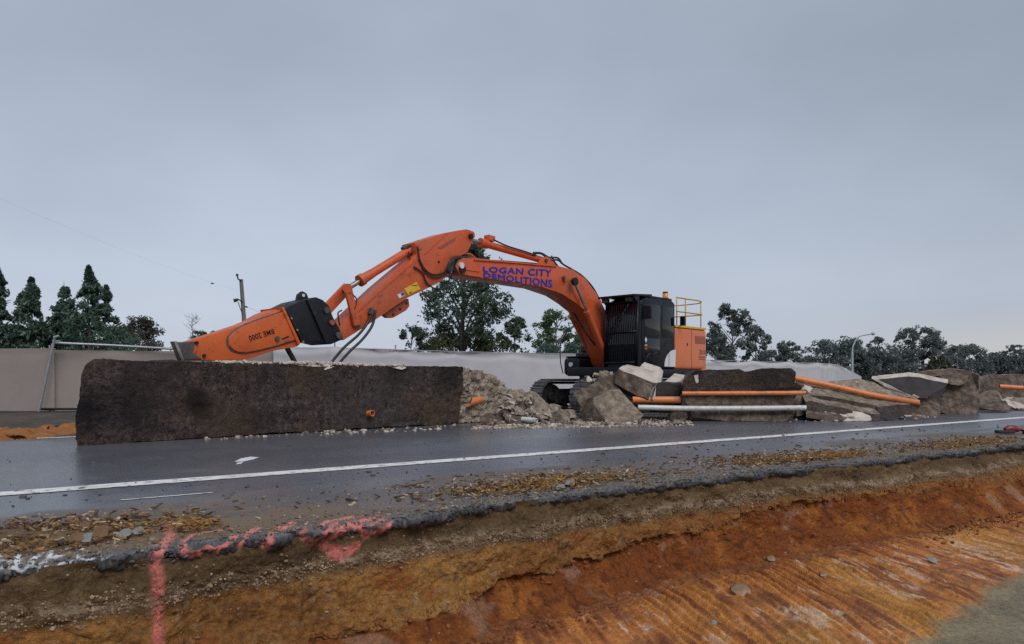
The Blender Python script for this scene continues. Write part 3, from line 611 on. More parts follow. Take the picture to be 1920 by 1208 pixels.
# rubble at the broken end of the long block
piece('concrete_chunk', 'tan boulder of concrete against the fractured end of the long block', [(955, 731, 15.6), (966, 729, 15.6), (979, 741, 15.6), (990, 778, 15.4), (972, 784, 15.3), (944, 768, 15.4)], (.15, .5, 0), 'tanlight', 'tanlight', 201, amp=0.020, big=0.023)
piece('concrete_chunk', 'tan wedge of concrete right of the fractured end, split by a crack', [(978, 738, 15.6), (988, 736, 15.6), (1006, 753, 15.5), (1031, 778, 15.3), (1026, 788, 15.1), (994, 779, 15.3)], (.2, .6, 0), 'tanlight', 'tanlight', 202, amp=0.019, big=0.023)
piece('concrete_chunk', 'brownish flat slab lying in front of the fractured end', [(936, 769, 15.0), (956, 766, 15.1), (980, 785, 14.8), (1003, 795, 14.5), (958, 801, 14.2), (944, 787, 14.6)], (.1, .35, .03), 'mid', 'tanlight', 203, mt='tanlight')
piece('concrete_chunk', 'grey jagged lump at the foot of the long block near its broken end', [(893, 797, 14.3), (900, 782, 14.5), (912, 775, 14.6), (925, 780, 14.6), (930, 792, 14.4), (915, 799, 14.2)], (.15, .4, 0), 'mid', 'mid', 204, amp=0.017)
piece('concrete_chunk', 'small tan lump right below the end of the excavator track', [(1024, 764, 16.6), (1032, 758, 16.7), (1046, 763, 16.7), (1045, 775, 16.5), (1028, 774, 16.4)], (.1, .4, 0), 'tanlight', 'tanlight', 205)
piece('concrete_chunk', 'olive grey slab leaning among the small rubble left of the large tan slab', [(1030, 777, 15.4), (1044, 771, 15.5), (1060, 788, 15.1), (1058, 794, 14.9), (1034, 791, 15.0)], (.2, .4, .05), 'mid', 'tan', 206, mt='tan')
piece('concrete_chunk', 'tan angular slab between the olive slab and the large tan slab', [(1047, 773, 15.8), (1062, 768, 15.9), (1074, 781, 15.6), (1068, 787, 15.4), (1053, 782, 15.5)], (.2, .4, 0), 'tanlight', 'tanlight', 207)
piece('concrete_chunk', 'flat pale rubble ledge left of the large tan slab', [(1068, 778, 16.2), (1100, 775, 16.4), (1118, 780, 16.2), (1118, 790, 15.9), (1072, 791, 15.8)], (.1, .5, 0), 'tanlight', 'pale', 208)
# pile in front of the excavator
piece('concrete_slab', 'large flat-faced tan slab leaning in front of the excavator', [(1112, 742, 15.75), (1136, 733, 15.8), (1163, 730, 15.8), (1176, 736, 15.75), (1186, 751, 15.6), (1198, 770, 15.4), (1214, 784, 15.2), (1206, 792, 15.05), (1124, 795, 15.0), (1115, 772, 15.3)], (-.25, .55, -.05), 'tan', 'mid', 211, amp=0.004, big=0.009)
piece('concrete_chunk', 'dark brown jagged chunk left of the large tan slab', [(1073, 736, 16.1), (1098, 727, 16.2), (1122, 712, 16.4), (1124, 696, 16.6), (1133, 706, 16.6), (1152, 702, 16.6), (1158, 730, 16.4), (1128, 774, 15.8), (1098, 769, 15.9), (1083, 752, 16.0)], (.3, .9, 0), 'mid', 'tanlight', 212, amp=0.019, big=0.027)
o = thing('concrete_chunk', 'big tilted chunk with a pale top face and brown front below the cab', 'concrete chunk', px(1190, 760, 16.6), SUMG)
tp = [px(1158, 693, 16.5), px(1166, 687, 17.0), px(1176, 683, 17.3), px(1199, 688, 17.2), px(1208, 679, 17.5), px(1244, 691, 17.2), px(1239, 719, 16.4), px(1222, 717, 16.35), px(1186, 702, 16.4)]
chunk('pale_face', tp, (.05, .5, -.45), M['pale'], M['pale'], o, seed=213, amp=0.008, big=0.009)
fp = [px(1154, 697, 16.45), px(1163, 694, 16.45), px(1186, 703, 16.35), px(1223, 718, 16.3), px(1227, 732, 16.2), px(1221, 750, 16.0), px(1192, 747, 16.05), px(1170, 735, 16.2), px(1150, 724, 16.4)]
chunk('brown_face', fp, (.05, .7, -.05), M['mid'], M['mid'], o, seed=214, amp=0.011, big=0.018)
o = thing('concrete_chunk', 'chunk with pale top and black front beside the pipe block', 'concrete chunk', px(1255, 785, 16.4), SUMG)
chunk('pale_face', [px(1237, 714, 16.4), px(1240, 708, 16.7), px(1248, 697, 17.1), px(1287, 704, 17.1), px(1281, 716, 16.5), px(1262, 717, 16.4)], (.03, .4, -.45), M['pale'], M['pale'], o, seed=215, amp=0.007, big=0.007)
chunk('dark_face', [px(1231, 718, 16.35), px(1260, 717, 16.35), px(1280, 717, 16.4), px(1278, 732, 16.4), px(1271, 745, 16.35), px(1272, 775, 16.4), px(1230, 775, 16.4), px(1224, 752, 16.3)], (.0, .7, 0), M['dark'], M['dark'], o, seed=216, amp=0.011, big=0.013)  # front face in the near-black material, below the pale top
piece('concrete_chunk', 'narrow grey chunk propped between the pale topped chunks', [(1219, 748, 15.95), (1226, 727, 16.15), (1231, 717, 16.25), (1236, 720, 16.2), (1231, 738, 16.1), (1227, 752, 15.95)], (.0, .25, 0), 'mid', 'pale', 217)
piece('concrete_chunk', 'small brown block wedged under the white pipe', [(1254, 788, 16.0), (1258, 774, 16.2), (1272, 769, 16.2), (1288, 770, 16.1), (1288, 789, 15.8), (1262, 791, 15.7)], (.0, .4, 0), 'mid', 'mid', 218)
piece('concrete_chunk', 'flat tan shard lying on the road below the white pipe', [(1254, 791, 14.9), (1264, 789, 15.0), (1291, 797, 14.4), (1288, 800, 14.2), (1262, 799, 14.2)], (.05, .15, .03), 'tan', 'tan', 219, size=.05)

# block with conduits cast in its face
pb = thing('concrete_block', 'upright concrete block with orange and white pipes set in its face', 'concrete block', px(1388, 790, 15.9))
top_ = [px(1279, 733, 15.95), px(1283, 702, 15.95), px(1296, 696, 15.95), px(1330, 693, 15.95), px(1345, 694, 15.9), px(1386, 692, 15.85), px(1398, 697, 15.85), px(1412, 695, 15.85), px(1428, 691, 15.8), px(1484, 691, 15.75), px(1492, 698, 15.75), px(1490, 735, 15.75)]
chunk('upper_course', top_, (.35, 1.2, 0), M['block'], M['mid'], pb, seed=221, cuts=3, amp=0.008, big=0.013, size=.055)
chunk('middle_course', [px(1273, 762, 15.95), px(1275, 740, 15.98), px(1300, 737, 15.96), px(1489, 738, 15.80), px(1488, 763, 15.80)], (.35, 1.1, 0), M['mid'], M['mid'], pb, seed=222, cuts=3, amp=0.008, big=0.009, size=.055)
chunk('lower_course', [px(1289, 789, 15.9), px(1285, 772, 15.95), px(1300, 768, 15.95), px(1486, 768, 15.80), px(1490, 778, 15.75), px(1484, 791, 15.65), px(1400, 790, 15.75)], (.35, 1.0, 0), M['mid'], M['mid'], pb, seed=223, cuts=3, amp=0.008, big=0.009, size=.055)
chunk('core', [px(1296, 790, 16.15), px(1292, 720, 16.2), px(1478, 720, 16.1), px(1478, 790, 16.05)], (.3, .8, 0), M['dark'], M['dark'], pb, seed=224, cuts=0, amp=0.006, big=0.005, size=.12)
for u, v0, v1, w in ((1338, 696, 718, 4), (1305, 703, 717, 4)):
    chunk('spalled_patch', [px(u - w, v0, 15.93), px(u + w, v0 - 1, 15.93), px(u + w * 1.3, v1, 15.93), px(u, v1 + 2, 15.93)], (0, .12, 0), M['pale'], M['pale'], pb, seed=225 + u, amp=0.008, big=0.005, size=.03)
add('orange_conduit', pipe(px(1279, 738, 15.93), px(1506, 737, 15.72), .047, .041, 20, .05), M['orangepvc'], pb, autos=.7)
PW = crv([px(1196, 764, 15.78), px(1290, 766, 15.8), px(1400, 766, 15.74), px(1511, 765, 15.66)], 5)
o = add('white_pipe', tube(PW, .056, 18), M['whitepvc'], base=px(1196, 764, 15.78), autos=.7)
tag(o, 'long white plastic pipe running across the face of the pipe block', 'pipe')
o = add('orange_pipe', pipe(px(1186, 750, 16.15), px(1275, 750, 16.1), .075, .066), M['orangepvc'], base=px(1186, 750, 16.15), autos=.7); tag(o, 'short orange pipe in the shadow under the pale topped chunks', 'pipe')
# slabs right of the pipe block
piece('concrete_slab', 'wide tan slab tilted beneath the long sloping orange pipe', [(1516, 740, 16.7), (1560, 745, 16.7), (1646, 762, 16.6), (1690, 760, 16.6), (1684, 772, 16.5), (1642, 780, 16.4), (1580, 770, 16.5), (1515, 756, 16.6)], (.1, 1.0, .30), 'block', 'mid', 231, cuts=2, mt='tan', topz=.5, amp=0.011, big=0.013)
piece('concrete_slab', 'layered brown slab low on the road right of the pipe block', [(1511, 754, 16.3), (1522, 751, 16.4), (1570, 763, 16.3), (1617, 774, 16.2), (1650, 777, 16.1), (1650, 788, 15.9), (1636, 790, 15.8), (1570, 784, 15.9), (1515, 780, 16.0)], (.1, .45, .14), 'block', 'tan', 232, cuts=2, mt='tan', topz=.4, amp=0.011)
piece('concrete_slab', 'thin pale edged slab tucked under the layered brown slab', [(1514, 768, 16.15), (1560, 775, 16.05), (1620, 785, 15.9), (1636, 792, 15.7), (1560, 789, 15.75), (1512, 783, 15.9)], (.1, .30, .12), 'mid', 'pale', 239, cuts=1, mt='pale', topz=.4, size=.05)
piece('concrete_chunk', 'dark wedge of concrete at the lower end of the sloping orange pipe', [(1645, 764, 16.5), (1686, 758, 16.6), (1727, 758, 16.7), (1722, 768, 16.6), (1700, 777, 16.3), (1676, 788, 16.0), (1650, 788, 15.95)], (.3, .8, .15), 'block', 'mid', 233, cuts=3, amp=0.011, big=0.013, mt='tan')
piece('concrete_chunk', 'tan ridge of concrete behind the sloping orange pipe', [(1540, 724, 18.0), (1558, 716, 18.2), (1608, 712, 18.4), (1640, 717, 18.4), (1660, 731, 18.2), (1720, 744, 18.0), (1724, 760, 17.8), (1650, 764, 17.6), (1560, 750, 17.6)], (.3, .8, 0), 'tanlight', 'tanlight', 234, amp=0.017, big=0.023)
piece('concrete_chunk', 'grey lump between the pipe block and the tilted tan slab', [(1493, 757, 16.6), (1496, 735, 16.8), (1510, 722, 17.0), (1526, 728, 17.0), (1524, 752, 16.7), (1515, 776, 16.4), (1494, 782, 16.3)], (.2, .7, 0), 'mid', 'pale', 235, amp=0.019, big=0.023)
o = add('orange_pipe', tube(crv([px(1488, 709, 17.3), px(1560, 724, 17.25), px(1640, 742, 17.05), px(1724, 756, 16.65)], 5), .068, 18), M['orangepvc'], base=px(1488, 709, 16.9), autos=.7); tag(o, 'long orange pipe sloping down over the tilted tan slab', 'pipe')
piece('concrete_slab', 'dark thin slab tipped up with a pale broken rim', [(1634, 713, 18.6), (1670, 709, 18.6), (1704, 706, 18.7), (1724, 708, 18.7), (1752, 714, 18.8), (1778, 719, 18.8), (1758, 738, 18.5), (1734, 749, 18.3), (1708, 743, 18.2), (1660, 729, 18.4)], (.1, .18, .10), 'dark', 'pale', 236, cuts=2, amp=0.007, big=0.013)
o = thing('concrete_block', 'massive grey-brown block with ragged sides right of the tipped dark slab', 'concrete block', px(1790, 776, 19.5))
chunk('block_body', [px(1706, 706, 20.0), px(1727, 697, 20.1), px(1756, 694, 20.1), px(1786, 693, 20.0), px(1819, 697, 19.8), px(1836, 704, 19.6), px(1836, 735, 19.6), px(1835, 766, 19.5), px(1830, 777, 19.3), px(1778, 776, 19.3), px(1750, 772, 19.4), px(1749, 752, 19.6), px(1770, 742, 19.6), px(1762, 722, 19.8), px(1735, 715, 19.9)], (.6, 1.0, 0), M['mid'], M['tan'], o, seed=237, cuts=3, amp=0.020, big=0.030, size=.08)
chunk('overhanging_ledge', [px(1752, 706, 19.6), px(1780, 701, 19.5), px(1818, 703, 19.35), px(1822, 716, 19.35), px(1800, 724, 19.4), px(1775, 720, 19.5)], (.1, .5, 0), M['tan'], M['tan'], o, seed=238, amp=0.017, big=0.018)
chunk('hollow_shade', [px(1738, 722, 19.55), px(1768, 720, 19.45), px(1775, 735, 19.4), px(1756, 752, 19.35), px(1735, 748, 19.4)], (.1, .5, 0), M['dark'], M['dark'], o, seed=241, amp=0.011, big=0.013)  # solid dark piece; the shade of a hollow is put into its colour
piece('concrete_block', 'far concrete block at the right edge with orange pipe in it', [(1838, 714, 26), (1856, 704, 26), (1910, 702, 26.2), (1965, 704, 26.4), (2010, 710, 26.4), (2010, 758, 26), (1880, 758, 25.6), (1842, 748, 25.6)], (.6, 1.5, 0), 'mid', 'tan', 251, amp=0.020, big=0.030, size=.12)
o = add('orange_pipe', pipe(px(1874, 725, 25.2), px(1918, 728, 25.0), .08, .07), M['orangepvc'], base=px(1874, 725, 25.2), autos=.7); tag(o, 'short orange pipe sticking out of the far block at the right edge', 'pipe')
for i, (pl, lab) in enumerate([([(1836, 748, 22.5), (1850, 738, 22.8), (1868, 731, 23), (1880, 742, 22.8), (1882, 758, 22.4), (1840, 762, 22.2)], 'brown lump just right of the massive ragged block'),
        ([(1834, 762, 20.8), (1852, 751, 21), (1876, 752, 21), (1898, 763, 20.8), (1892, 769, 20.3), (1840, 770, 20.3)], 'low spread of tan concrete right of the massive ragged block'),
        ([(1886, 752, 22), (1900, 746, 22.2), (1945, 748, 22.2), (1950, 766, 21.6), (1892, 767, 21.5)], 'pale topped low block at the right edge of the photo'),
        ([(1734, 768, 19.0), (1744, 762, 19.1), (1755, 768, 19.0), (1752, 776, 18.8), (1736, 777, 18.8)], 'small stone at the foot of the massive ragged block')]):
    piece('concrete_chunk', lab, pl, (.2, .6, 0), 'mid' if i < 2 else 'tan', 'tan', 260 + i, amp=0.019, big=0.018, mt='pale' if i == 2 else 'tan')
for i, (u, v, s) in enumerate([(1684, 784, .5), (1702, 782, .35), (1716, 776, .3)]):
    p = gp(u, v); o = chunk('plaster_scrap', [p + Vector((-.32 * s, -.02, .01)), p + Vector((-.1 * s, -.16 * s, .012)), p + Vector((.3 * s, -.05, .012)), p + Vector((.2 * s, .1 * s, .03)), p + Vector((-.15 * s, .14 * s, .03))], (0, .01, .02), M['pale'], M['pale'], seed=280 + i, size=.06, amp=0.002, big=0.002)
    tag(o, 'thin white scrap lying on the road by the dark wedge', 'scrap', 'white scraps on the road')
piece('concrete_chunk', 'filler lump added to cover the bright gap between pipe block and tilted slab', [(1486, 786, 17.3), (1488, 716, 17.5), (1512, 712, 17.6), (1545, 722, 17.6), (1540, 784, 17.3)], (.2, .7, 0), 'mid', 'mid', 271, amp=.02, big=.02)  # this lump and the next are added, covering bright road reflections in gaps
piece('concrete_chunk', 'low brown filler mound added behind the dark wedge at the pipe end', [(1690, 782, 18.3), (1700, 750, 18.6), (1735, 742, 18.7), (1768, 752, 18.6), (1770, 780, 18.3)], (.2, .7, 0), 'mid', 'mid', 272, amp=.02, big=.02)
# white pipe end in the rubble
o = add('white_pipe', pipe(px(979, 786, 14.55), px(1007, 789, 14.4), .05, .042), M['whitepvc'], base=px(979, 786, 14.55), autos=.7); tag(o, 'short white pipe end among rubble at the block end', 'pipe')
o = add('orange_pipe', pipe(px(-90, 793, 15.6), px(23, 792, 15.6), .052, .045, 18, .03), M['orangepvc'], base=px(-90, 793, 15.6), autos=.7); tag(o, 'orange pipe end lying on dark soil at the left edge', 'pipe')

# small rubble: countable lumps, then crumbs
rr = np.random.RandomState(21)
proto = []
for k in range(8):
    bm = bmesh.new()
    for q in rr.uniform(-1, 1, (11, 3)): bm.verts.new((q[0] * 1.1, q[1] * .8, q[2] * .6))
    bmesh.ops.convex_hull(bm, input=bm.verts); bmesh.ops.delete(bm, geom=[v for v in bm.verts if not v.link_faces], context='VERTS')
    bmesh.ops.bevel(bm, geom=bm.edges[:], offset=.05, segments=1, affect='EDGES')
    me = bpy.data.meshes.new('rubble_lump'); bm.to_mesh(me); bm.free(); me.materials.append([M['rubbledust'], M['tanlight'], M['pale'], M['rubbledust']][k % 4]); proto.append(me)
def lumps(n, pick, label, group, smin, smax, seed):
    r2 = np.random.RandomState(seed)
    for i in range(n):
        p = pick(r2); s = r2.uniform(smin, smax) * (.6 + .6 * r2.rand())
        o = bpy.data.objects.new('rubble_lump', proto[r2.randint(8)]); o.location = (p[0], p[1], p[2] + s * .25); o.scale = (s, s, s); o.rotation_euler = (r2.normal(0, .3), r2.normal(0, .3), r2.uniform(0, 6.28)); link(o)
        tag(o, label, 'rubble', group)
def quadpick(a, b, c_, d):
    def f(r2):
        s, t = r2.rand(), r2.rand(); return (a * (1 - s) + b * s) * (1 - t) + (d * (1 - s) + c_ * s) * t
    return f
lumps(46, quadpick(px(925, 735, 15.5), px(1000, 752, 15.4), px(1050, 790, 14.9), px(925, 795, 14.4)), 'small pale lump spilling down the fractured end of the long block', 'small rubble on the fractured end', .04, .13, 37)
lumps(95, quadpick(gp(890, 803), gp(1120, 800), gp(1110, 780), gp(960, 782)), 'small tan concrete lump between the long block and the leaning tan slab', 'small rubble between long block and tan slab', .05, .15, 31)
lumps(26, quadpick(gp(1120, 801), gp(1255, 799), gp(1265, 786), gp(1130, 790)), 'small concrete lump in front of the leaning tan slab', 'small rubble before the tan slab', .04, .11, 32)
lumps(10, quadpick(gp(1840, 772), gp(1915, 770), gp(1930, 758), gp(1840, 762)), 'small concrete lump near the far block at the right edge', 'small rubble by the far block', .08, .18, 33)
lumps(14, quadpick(px(1085, 722, 16.8), px(1160, 712, 16.9), px(1165, 700, 17), px(1100, 705, 17)), 'small broken lump on top of the dark brown jagged chunk', 'small rubble on the jagged chunk', .05, .12, 34)
def scatter_quads(specs, smin, smax, seed, power=2.5):
    r2 = np.random.RandomState(seed); P_ = []; S_ = []
    for n, f in specs:
        for i in range(n):
            p = f(r2); P_.append((p[0], p[1], p[2] + .004)); S_.append(smin + (smax - smin) * r2.rand() ** power)
    return P_, S_
P_, S_ = scatter_quads([(2600, quadpick(gp(880, 806), gp(1140, 802), gp(1130, 778), gp(930, 782))), (500, quadpick(gp(1110, 803), gp(1300, 799), gp(1290, 784), gp(1110, 788))), (240, quadpick(gp(1480, 794), gp(1760, 785), gp(1760, 775), gp(1480, 780))),
                       (190, quadpick(gp(380, 826), gp(860, 806), gp(860, 797), gp(380, 820)))], .008, .06, 35)
tag(stones('concrete_crumbs', P_, S_, M['rubbledust'], seed=36), 'spread of fine concrete crumbs around the broken blocks', 'rubble', None, 'stuff')

# ------------------------------------------------------------------ excavator with hydraulic breaker
XP = Vector((2.04, 19.0, 0)); XH = Vector((-.683, -.731, 0)).normalized(); XL = Vector((-XH.y, XH.x, 0))    # boom foot, heading, machine's left
UPZ = Vector((0, 0, 1))
def E(s, y, z): return XP + XH * s + XL * y + UPZ * z
def bp(u, v, y=0.0):
    k = (u - CX) / F; o = XP + XL * y; s = (k * o.y - o.x) / (XH.x - k * XH.y); p = o + XH * s
    return Vector((p.x, p.y, EYE - (v - HV) / F * p.y))
ex = thing('excavator', 'orange crawler excavator with black cab and long hydraulic breaker resting on the block', 'excavator', E(-1.2, 0, 0))
def plate(name, poly, y0, y1, m, parent, bevel=.012, seg=2):
    return add(name, prism([bp(u, v, y0) for u, v in poly], XL * (y1 - y0)), m, parent, bevel=bevel, seg=seg)
def disc(name, u, v, y, r, th, m, parent):
    p = bp(u, v, y); return add(name, tube([p - XL * th * .5, p + XL * th * .5], r, 20), m, parent, autos=.7)
def textquad(name, txt, quad, y, m, parent, dens=1, bold=0.0, th=.004, rep=0):
    cu = bpy.data.curves.new(name, 'FONT'); cu.body = txt; cu.resolution_u = 3; cu.offset = bold; cu.space_character = 1.08
    to = bpy.data.objects.new(name, cu); COL.objects.link(to); bpy.context.view_layer.update()
    me = bpy.data.meshes.new_from_object(to.evaluated_get(bpy.context.evaluated_depsgraph_get())); COL.objects.unlink(to); bpy.data.objects.remove(to)
    V = np.array([v.co for v in me.vertices]); mn, mx_ = V.min(0), V.max(0)
    q = [quad[i] if isinstance(quad[i], Vector) else bp(*quad[i], y) for i in range(4)]     # TL, TR, BR, BL
    b = BASE[parent.name]
    for v in me.vertices:
        a = (v.co.x - mn[0]) / (mx_[0] - mn[0]); t = (v.co.y - mn[1]) / (mx_[1] - mn[1])
        v.co = (q[3] * (1 - a) + q[2] * a) * (1 - t) + (q[0] * (1 - a) + q[1] * a) * t - b
    me.materials.clear(); me.materials.append(m)
    if rep:
        W0 = np.array([v.co for v in me.vertices]); FF = [tuple(p.vertices) for p in me.polygons]; nv = len(W0); VV = []; F2 = []
        ux = (q[1] - q[0]).normalized(); uy = (q[0] - q[3]).normalized(); nn = XL
        for k, (dx_, dy_) in enumerate(((0, 0), (-rep, 0), (rep, 0), (0, rep * .6), (0, -rep * .6))):
            VV += (W0 + np.array(ux * dx_ + uy * dy_ + nn * (.0012 * k))).tolist(); F2 += [tuple(i + nv * k for i in f_) for f_ in FF]
        me = bpy.data.meshes.new(name); me.from_pydata(VV, [], F2); me.materials.append(m)
    o = bpy.data.objects.new(name, me); link(o, parent); BASE[o.name] = b.copy()
    return o

# boom
BW = .27
boom_poly = [(854, 500), (858, 489), (868, 484), (900, 485), (940, 489), (1000, 494), (1045, 498), (1075, 506), (1098, 523), (1118, 549), (1136, 583), (1154, 622), (1166, 660), (1164, 690), (1150, 696),
             (1140, 680), (1131, 645), (1118, 610), (1100, 585), (1078, 567), (1055, 552), (1015, 538), (958, 529), (885, 519), (862, 514)]
boom = plate('boom', boom_poly, BW, -BW, M['orange'], ex, .018)
plate('top_flange', [(890, 486), (940, 489.5), (1000, 494.5), (1044, 498.5), (1044, 500.5), (1000, 496.5), (940, 491.5), (890, 488)], BW + .03, BW - .02, M['orange'], boom, 0)
plate('weld_rib', [(872, 503), (900, 508), (900, 510), (872, 506)], BW + .015, BW - .02, M['orange'], boom, 0)
plate('weld_rib', [(876, 513), (902, 518), (902, 520), (876, 516)], BW + .015, BW - .02, M['orange'], boom, 0)
textquad('lettering', 'LOGAN CITY', [(906, 500), (1034, 506), (1033, 519), (906, 509.5)], BW + .006, M['blue'], boom, rep=.012)
textquad('lettering', 'DEMOLITIONS', [(907, 511.5), (1035, 525), (1035, 539.5), (907, 520)], BW + .006, M['blue'], boom, rep=.011)
disc('pin_boss', 1058, 521, BW + .02, .075, .05, M['orange'], boom); disc('pin', 1058, 521, BW + .05, .04, .03, M['worn'], boom)
disc('pin_cap', 865, 498, BW + .02, .065, .05, M['white'], boom); disc('pin', 866, 505, BW, .09, .06, M['blackm'], boom)
# boom cylinders, one each side
def cyl(name, a, b, split, rb, rr_, y, rodm=M['steel']):
    pa, pb_ = bp(*a, y), bp(*b, y); ps = pa + (pb_ - pa) * split
    d = (pb_ - pa).normalized()
    o = add(name, merge(tube([ps - d * .03, pb_], rb, 18), tube([ps - d * .05, ps + d * .04], rb * 1.18, 18)), M['orange'], ex, autos=.7)
    add('rod', tube([pa, ps], rr_, 14), rodm, o, autos=.7)
    add('rod_eye', tube([pa - XL * .06, pa + XL * .06], rr_ * 1.9, 16), M['orange'], o, autos=.7)
    return o
c1 = cyl('boom_cylinder', (1076, 526), (1138, 672), .40, .072, .034, BW + .12, M['steel'])
disc('pin_cap', 1078, 528, BW + .20, .095, .07, M['blackm'], c1)
cyl('boom_cylinder', (1046, 540), (1122, 690), .34, .085, .042, -BW - .16)
disc('cylinder_pin', 1060, 540, -BW - .05, .06, .25, M['blackm'], boom)
# arm cylinder on top of the boom
pa, pe = bp(888, 452, 0), bp(1024, 490, 0); d_ = (pe - pa).normalized(); ps = bp(901, 455, 0)
ac = add('arm_cylinder', merge(tube([ps, pe - d_ * .1], .078, 18), tube([ps - d_ * .02, ps + d_ * .2], .1, 18), tube([pe - XL * .1, pe + XL * .1], .085, 16)), M['orange'], ex, autos=.7)
add('rod', tube([pa - d_ * .1, ps], .045, 14), M['steel'], ac, autos=.7)
add('port_block', obox(bp(918, 450, .0) + UPZ * .03, d_, XL, d_.cross(XL), .10, .08, .06), M['orange'], ac, bevel=.012)
add('oil_pipe', tube(crv([bp(924, 449, .07), bp(950, 461, .1), bp(985, 472, .1), bp(1005, 479, .1)]), .018, 8), M['rubber'], ac, smooth=True)
plate('cylinder_bracket', [(1008, 498), (1014, 486), (1024, 481), (1033, 485), (1044, 499)], .14, .09, M['orange'], boom, .006)
plate('cylinder_bracket', [(1008, 498), (1014, 486), (1024, 481), (1033, 485), (1044, 499)], -.09, -.14, M['orange'], boom, .006)
disc('pin', 1024, 489, .15, .05, .04, M['worn'], boom)

# arm (dipper)
AW = .21
arm_poly = [(778, 455), (800, 448), (834, 437), (860, 432), (875, 430), (883, 432), (888, 440), (888, 449), (877, 473), (860, 482), (851, 500), (843, 516), (826, 528), (808, 538), (766, 558), (719, 590), (680, 616), (645, 638), (638, 632), (635, 621), (640, 608), (665, 584), (715, 537), (770, 490), (783, 476)]
arm = plate('arm', arm_poly, AW, -AW, M['orange'], ex, .016)
plate('edge_strip', [(665, 586), (715, 539), (770, 492), (776, 493), (718, 544), (668, 590)], AW + .012, AW - .02, M['orange'], arm, .004)
plate('seam', [(796, 476), (833, 441), (834, 442.5), (797, 477.5)], AW + .010, AW - .02, M['orange'], arm, 0)
plate('towing_lug', [(766, 560), (768, 574), (762, 582), (738, 596), (728, 596), (720, 590)], .06, -.06, M['orange'], arm, .006)
for u, v in ((762, 569), (750, 580), (737, 590)): disc('bolt_hole', u, v, .062, .025, .012, M['blackm'], arm)
disc('pin_boss', 884, 441, AW + .01, .08, .05, M['orange'], arm); disc('pin', 883, 443, AW + .03, .055, .04, M['blackm'], arm)
disc('pin_boss', 785, 462, AW + .01, .06, .04, M['orange'], arm)
disc('pin_boss', 853, 497, AW + .02, .13, .06, M['blackm'], arm)
disc('pin_boss', 668, 606, AW + .02, .085, .06, M['worn'], arm); disc('bolt', 823, 491, AW + .01, .02, .03, M['blackm'], arm)
st_ = plate('warning_sticker', [(758, 542), (781, 529), (788, 542), (766, 553)], AW + .006, AW - .02, M['yellow'], arm, 0); st_['label'] = 'yellow warning sticker with a black mark'
plate('sticker_mark', [(772, 535), (783, 534.5), (783, 535.7), (772, 536.2)], AW + .009, AW - .01, M['blackm'], st_, 0)
plate('sticker_mark', [(766.5, 549.5), (771.5, 546.5), (772.3, 548), (767.5, 550.7)], AW + .009, AW - .01, M['blackm'], st_, 0)
st_ = plate('maker_sticker', [(745, 553), (757, 547), (760, 553), (749, 559.5)], AW + .006, AW - .02, M['white'], arm, 0)
plate('sticker_print', [(751, 550.5), (757, 547.6), (759.3, 552.3), (753.5, 555.5)], AW + .009, AW - .01, M['decalblue'], st_, 0)
for q in ([(709, 556), (718, 551), (719, 554), (710, 559)], [(707, 566), (713, 563), (716, 568), (710, 571)], [(764, 515), (772, 509), (770, 514), (766, 520)], [(820, 465), (856, 444), (853, 452), (828, 467)]):
    plate('scuff_mark', q, AW + .005, AW - .01, M['decalred'], arm, 0)
# bucket cylinder and linkage
bc_pin = (784, 461); lk = (652, 541)
pa, pe = bp(*bc_pin), bp(*lk); d_ = (pe - pa).normalized(); p1, p2 = bp(764, 472), bp(676, 526)
bc = add('bucket_cylinder', merge(tube([p1 - d_ * .1, p2], .082, 18), tube([p2 - d_ * .32, p2 - d_ * .02], [.085, .1], 18), tube([p2 - d_ * .06, p2 + d_ * .03], .115, 18)), M['orange'], ex, autos=.7)
add('rod', tube([p2, pe], .048, 14), M['steel'], bc, autos=.7)
add('clevis', obox((pa + p1) / 2, d_, XL, d_.cross(XL), .2, .06, .09), M['blackm'], bc, bevel=.015)
add('port_block', obox(bp(759, 466) + UPZ * .02, d_, XL, d_.cross(XL), .07, .05, .03), M['worn'], bc, bevel=.01)
def link2(name, a, b, w, y, m=M['orange']):
    pa, pb_ = bp(*a, y), bp(*b, y); d = (pb_ - pa).normalized(); nn = d.cross(XL)
    return add(name, obox((pa + pb_) / 2, d, XL, nn, (pb_ - pa).length / 2 + w * .6, .035, w), m, ex, bevel=.02)
link2('idler_link', lk, (668, 606), .075, .27); link2('idler_link', lk, (668, 606), .075, -.27)
link2('power_link', (648, 543), (613, 580), .10, 0, M['orange'])
add('link_pin', tube([bp(*lk, .32), bp(*lk, -.32)], .085, 18), M['orange'], ex, autos=.7)

# hydraulic breaker
KW = .30
bo = [(344, 643, .2), (400, 626, .3), (458, 608, .4), (500, 592, .5), (528, 580, .6), (562, 644, .6), (558, 650, .6), (508, 659, .5), (466, 674, .4), (420, 676, .34), (395, 676, .3), (352, 676, .2)]
nb = [bp(u, v, KW) for u, v, w in bo]; fb_ = [p - XL * w for p, (u, v, w) in zip(nb, bo)]; nn_ = len(bo)
br = add('breaker_body', (nb + fb_, [tuple(range(nn_)), tuple(range(nn_, 2 * nn_))[::-1]] + [((i + 1) % nn_, i, i + nn_, (i + 1) % nn_ + nn_) for i in range(nn_)]), M['orange2'], ex, bevel=.018)
plate('top_rib', [(480, 598), (500, 587), (530, 576), (532, 582), (505, 594)], .2, -.2, M['orange2'], br, .006)
ov = [(428, 636), (432, 629), (440, 621), (456, 612), (478, 603), (534, 584), (558, 636), (520, 648), (488, 656), (462, 661), (448, 660), (438, 656), (430, 647)]
